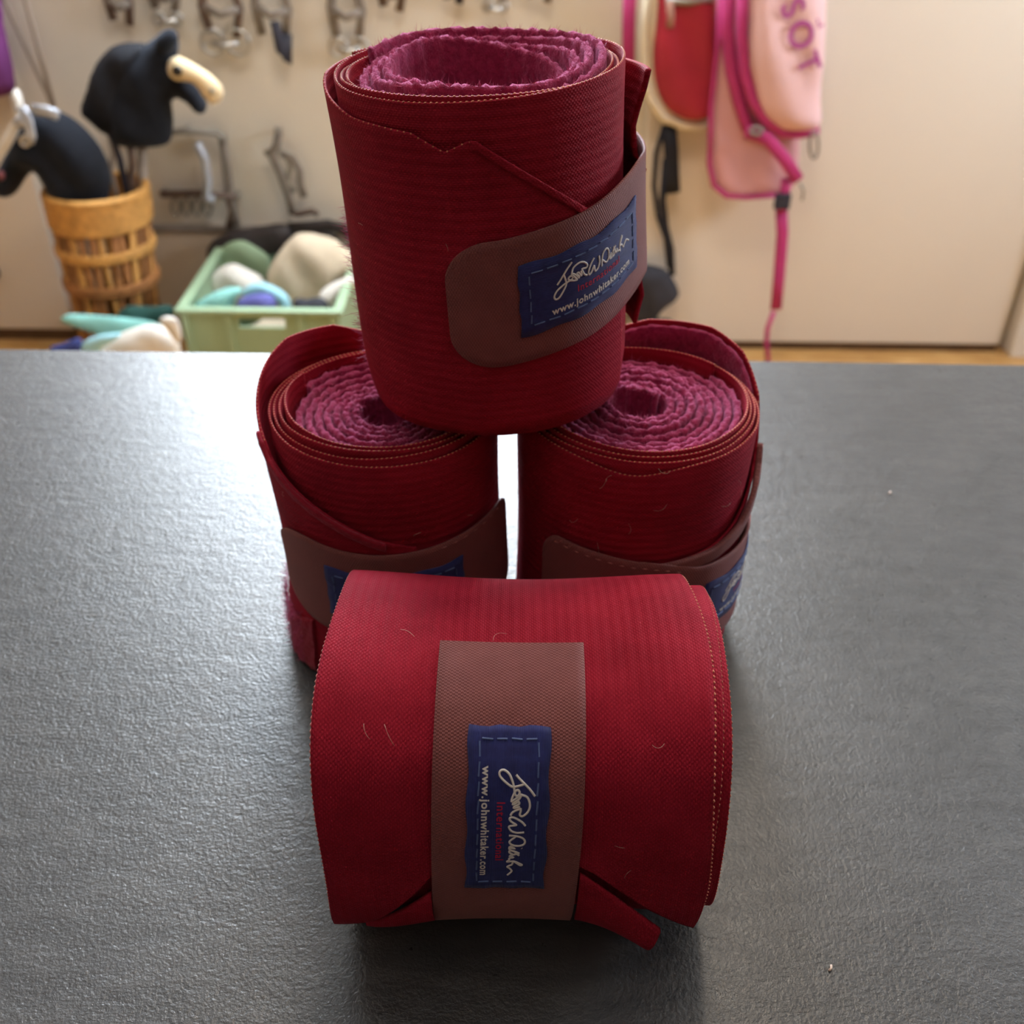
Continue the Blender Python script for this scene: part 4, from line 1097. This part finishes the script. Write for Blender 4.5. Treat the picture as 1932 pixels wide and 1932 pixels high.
# pink bag
pb_ = at_y(1420, 370, FY - .05)
pk = root_at('pink_bag', Vector((pb_.x, FY, pb_.z)), 'pale pink canvas bag with magenta trim and lettering on the cream door', 'bag'); kb = pk.location.copy()
YP = FY - .078
back_out = [(1350, -60), (1500, -60), (1512, 180), (1506, 350), (1478, 366), (1420, 374), (1370, 374), (1344, 355), (1336, 310), (1340, 200), (1352, 90)]
pillow('back_panel', back_out, .022, .03, MT['pink2'], pk, YP + .012, base=kb)
MB().tube([KB(x, y, YP - .010) for x, y in ((1362, -60), (1354, 90), (1342, 200), (1338, 310), (1346, 350), (1370, 370), (1410, 373), (1470, 368))], .0055, 8).build('magenta_piping', MT['magenta'], pk, True)
pillow('front_panel', [(1412, -60), (1560, -60), (1556, 100), (1546, 180), (1552, 236), (1530, 246), (1475, 248), (1446, 226), (1430, 205), (1418, 150), (1410, 110), (1414, 40)], .036, .04, MT['pink'], pk, YP - .030, base=kb)
MB().tube([KB(x, y, YP - .040) for x, y in ((1404, -60), (1400, 60), (1404, 130), (1420, 190), (1444, 228), (1476, 250), (1510, 252), (1545, 246))], .012, 8, flat=.6, up=(0, 1, 0)).build('magenta_trim', MT['magenta'], pk, True)
MB().tube([KB(x, y, YP - .020) for x, y in ((1376, -60), (1372, 60), (1380, 130), (1394, 190), (1410, 240), (1445, 262))], .014, 8, flat=.5, up=(0, 1, 0)).build('magenta_band', MT['magenta'], pk, True)
MB().tube([KB(x, y, YP - .048) for x, y in ((1408, 248), (1448, 262), (1480, 300), (1506, 340))], .014, 8, flat=.35, up=(0, 1, 0)).build('strap_end', MT['magenta'], pk, True)
MB().tube([KB(x, y, YP - .035) for x, y in ((1484, 336), (1480, 372), (1474, 400))], .012, 8, flat=.4, up=(0, 1, 0)).build('strap', MT['magenta'], pk, True)
bevel(MB().box(-.018, .018, -.008, .008, -.018, .018).build('buckle', MT['nyl'], pk, loc=KB(1476, 380, YP - .04)), .004)
MB().tube([KB(x, y, YP - .030) for x, y in ((1474, 392), (1476, 440), (1470, 520), (1464, 584))], .014, 8, flat=.2, up=(0, 1, 0)).build('strap', MT['magenta'], pk, True)
MB().tube([KB(x, y, YP - .030) for x, y in ((1460, 588), (1448, 620), (1446, 645), (1450, 690))], .006, 8, flat=.5, up=(0, 1, 0)).build('cord', MT['magenta'], pk, True)
for cx_, cy_, rx, ry in ((1536, 274, 8, 25), (1427, 247, 11, 7)):
    MB().tube([KB(cx_ + rx * math.cos(2 * PI * i / 16), cy_ + ry * math.sin(2 * PI * i / 16), YP - .055) for i in range(16)], .0035, 6, True).build('metal_ring', MT['greymetal'], pk, True)
MB().tube([KB(1509, 346, YP - .05), KB(1516, 360, YP - .05), KB(1513, 378, YP - .05)], .003, 6).build('metal_hook', MT['greymetal'], pk, True)
MB().tube([KB(1440, -60, YP), KB(1440, -260, YP + .02), KB(1442, -300, FY - .004)], .012, 8, flat=.4, up=(0, 1, 0)).build('hanging_loop', MT['magenta'], pk, True)
def glyph(ch, x, y, size, rot, Y_, parent, base, mat, nm='printed_letter'):
    cu = bpy.data.curves.new(nm, 'FONT'); cu.body = ch; cu.size = 1; cu.align_x = 'CENTER'; cu.align_y = 'CENTER'; cu.offset = .02; cu.extrude = .004; cu.resolution_u = 4
    ob = bpy.data.objects.new(nm, cu); COL.objects.link(ob)
    me = bpy.data.meshes.new_from_object(ob.evaluated_get(bpy.context.evaluated_depsgraph_get()))
    bpy.data.objects.remove(ob); bpy.data.curves.remove(cu)
    me.materials.clear(); me.materials.append(mat)
    o = bpy.data.objects.new(nm, me); link(o, parent)
    o.location = Vector(at_y(x, y, Y_)) - base
    o.rotation_euler = (PI / 2, -rot, 0); o.scale = (size, size, size)
    return o
for ch, x, y, sz in (('S', 1494, 16, .066), ('O', 1509, 67, .070), ('T', 1524, 120, .062)):
    glyph(ch, x, y, sz, D(-62), YP - .0705, pk, kb, MT['ink'])
glyph('ol', 1541, 44, .030, D(-62), YP - .066, pk, kb, MT['ink'], 'printed_letters')

# ------------------------------------------------------------------ crumbs of lint on the worktop
for i, (x, y, lb) in enumerate(((1568, 1828, 'tiny pale crumb on the worktop, farthest from the rolls'), (1680, 930, 'tiny pale crumb on the worktop beside the upright rolls'))):
    p = at_z(x, y, TABZ + .0004)
    o = MB().tube([Vector((-.0008, -.0006, .0)), Vector((0, 0, .0003)), Vector((.0003, .0012, .0))], .0004, 6).build('lint_crumb', MT['lint'], None, True, loc=p)
    tag(o, lb, 'lint')
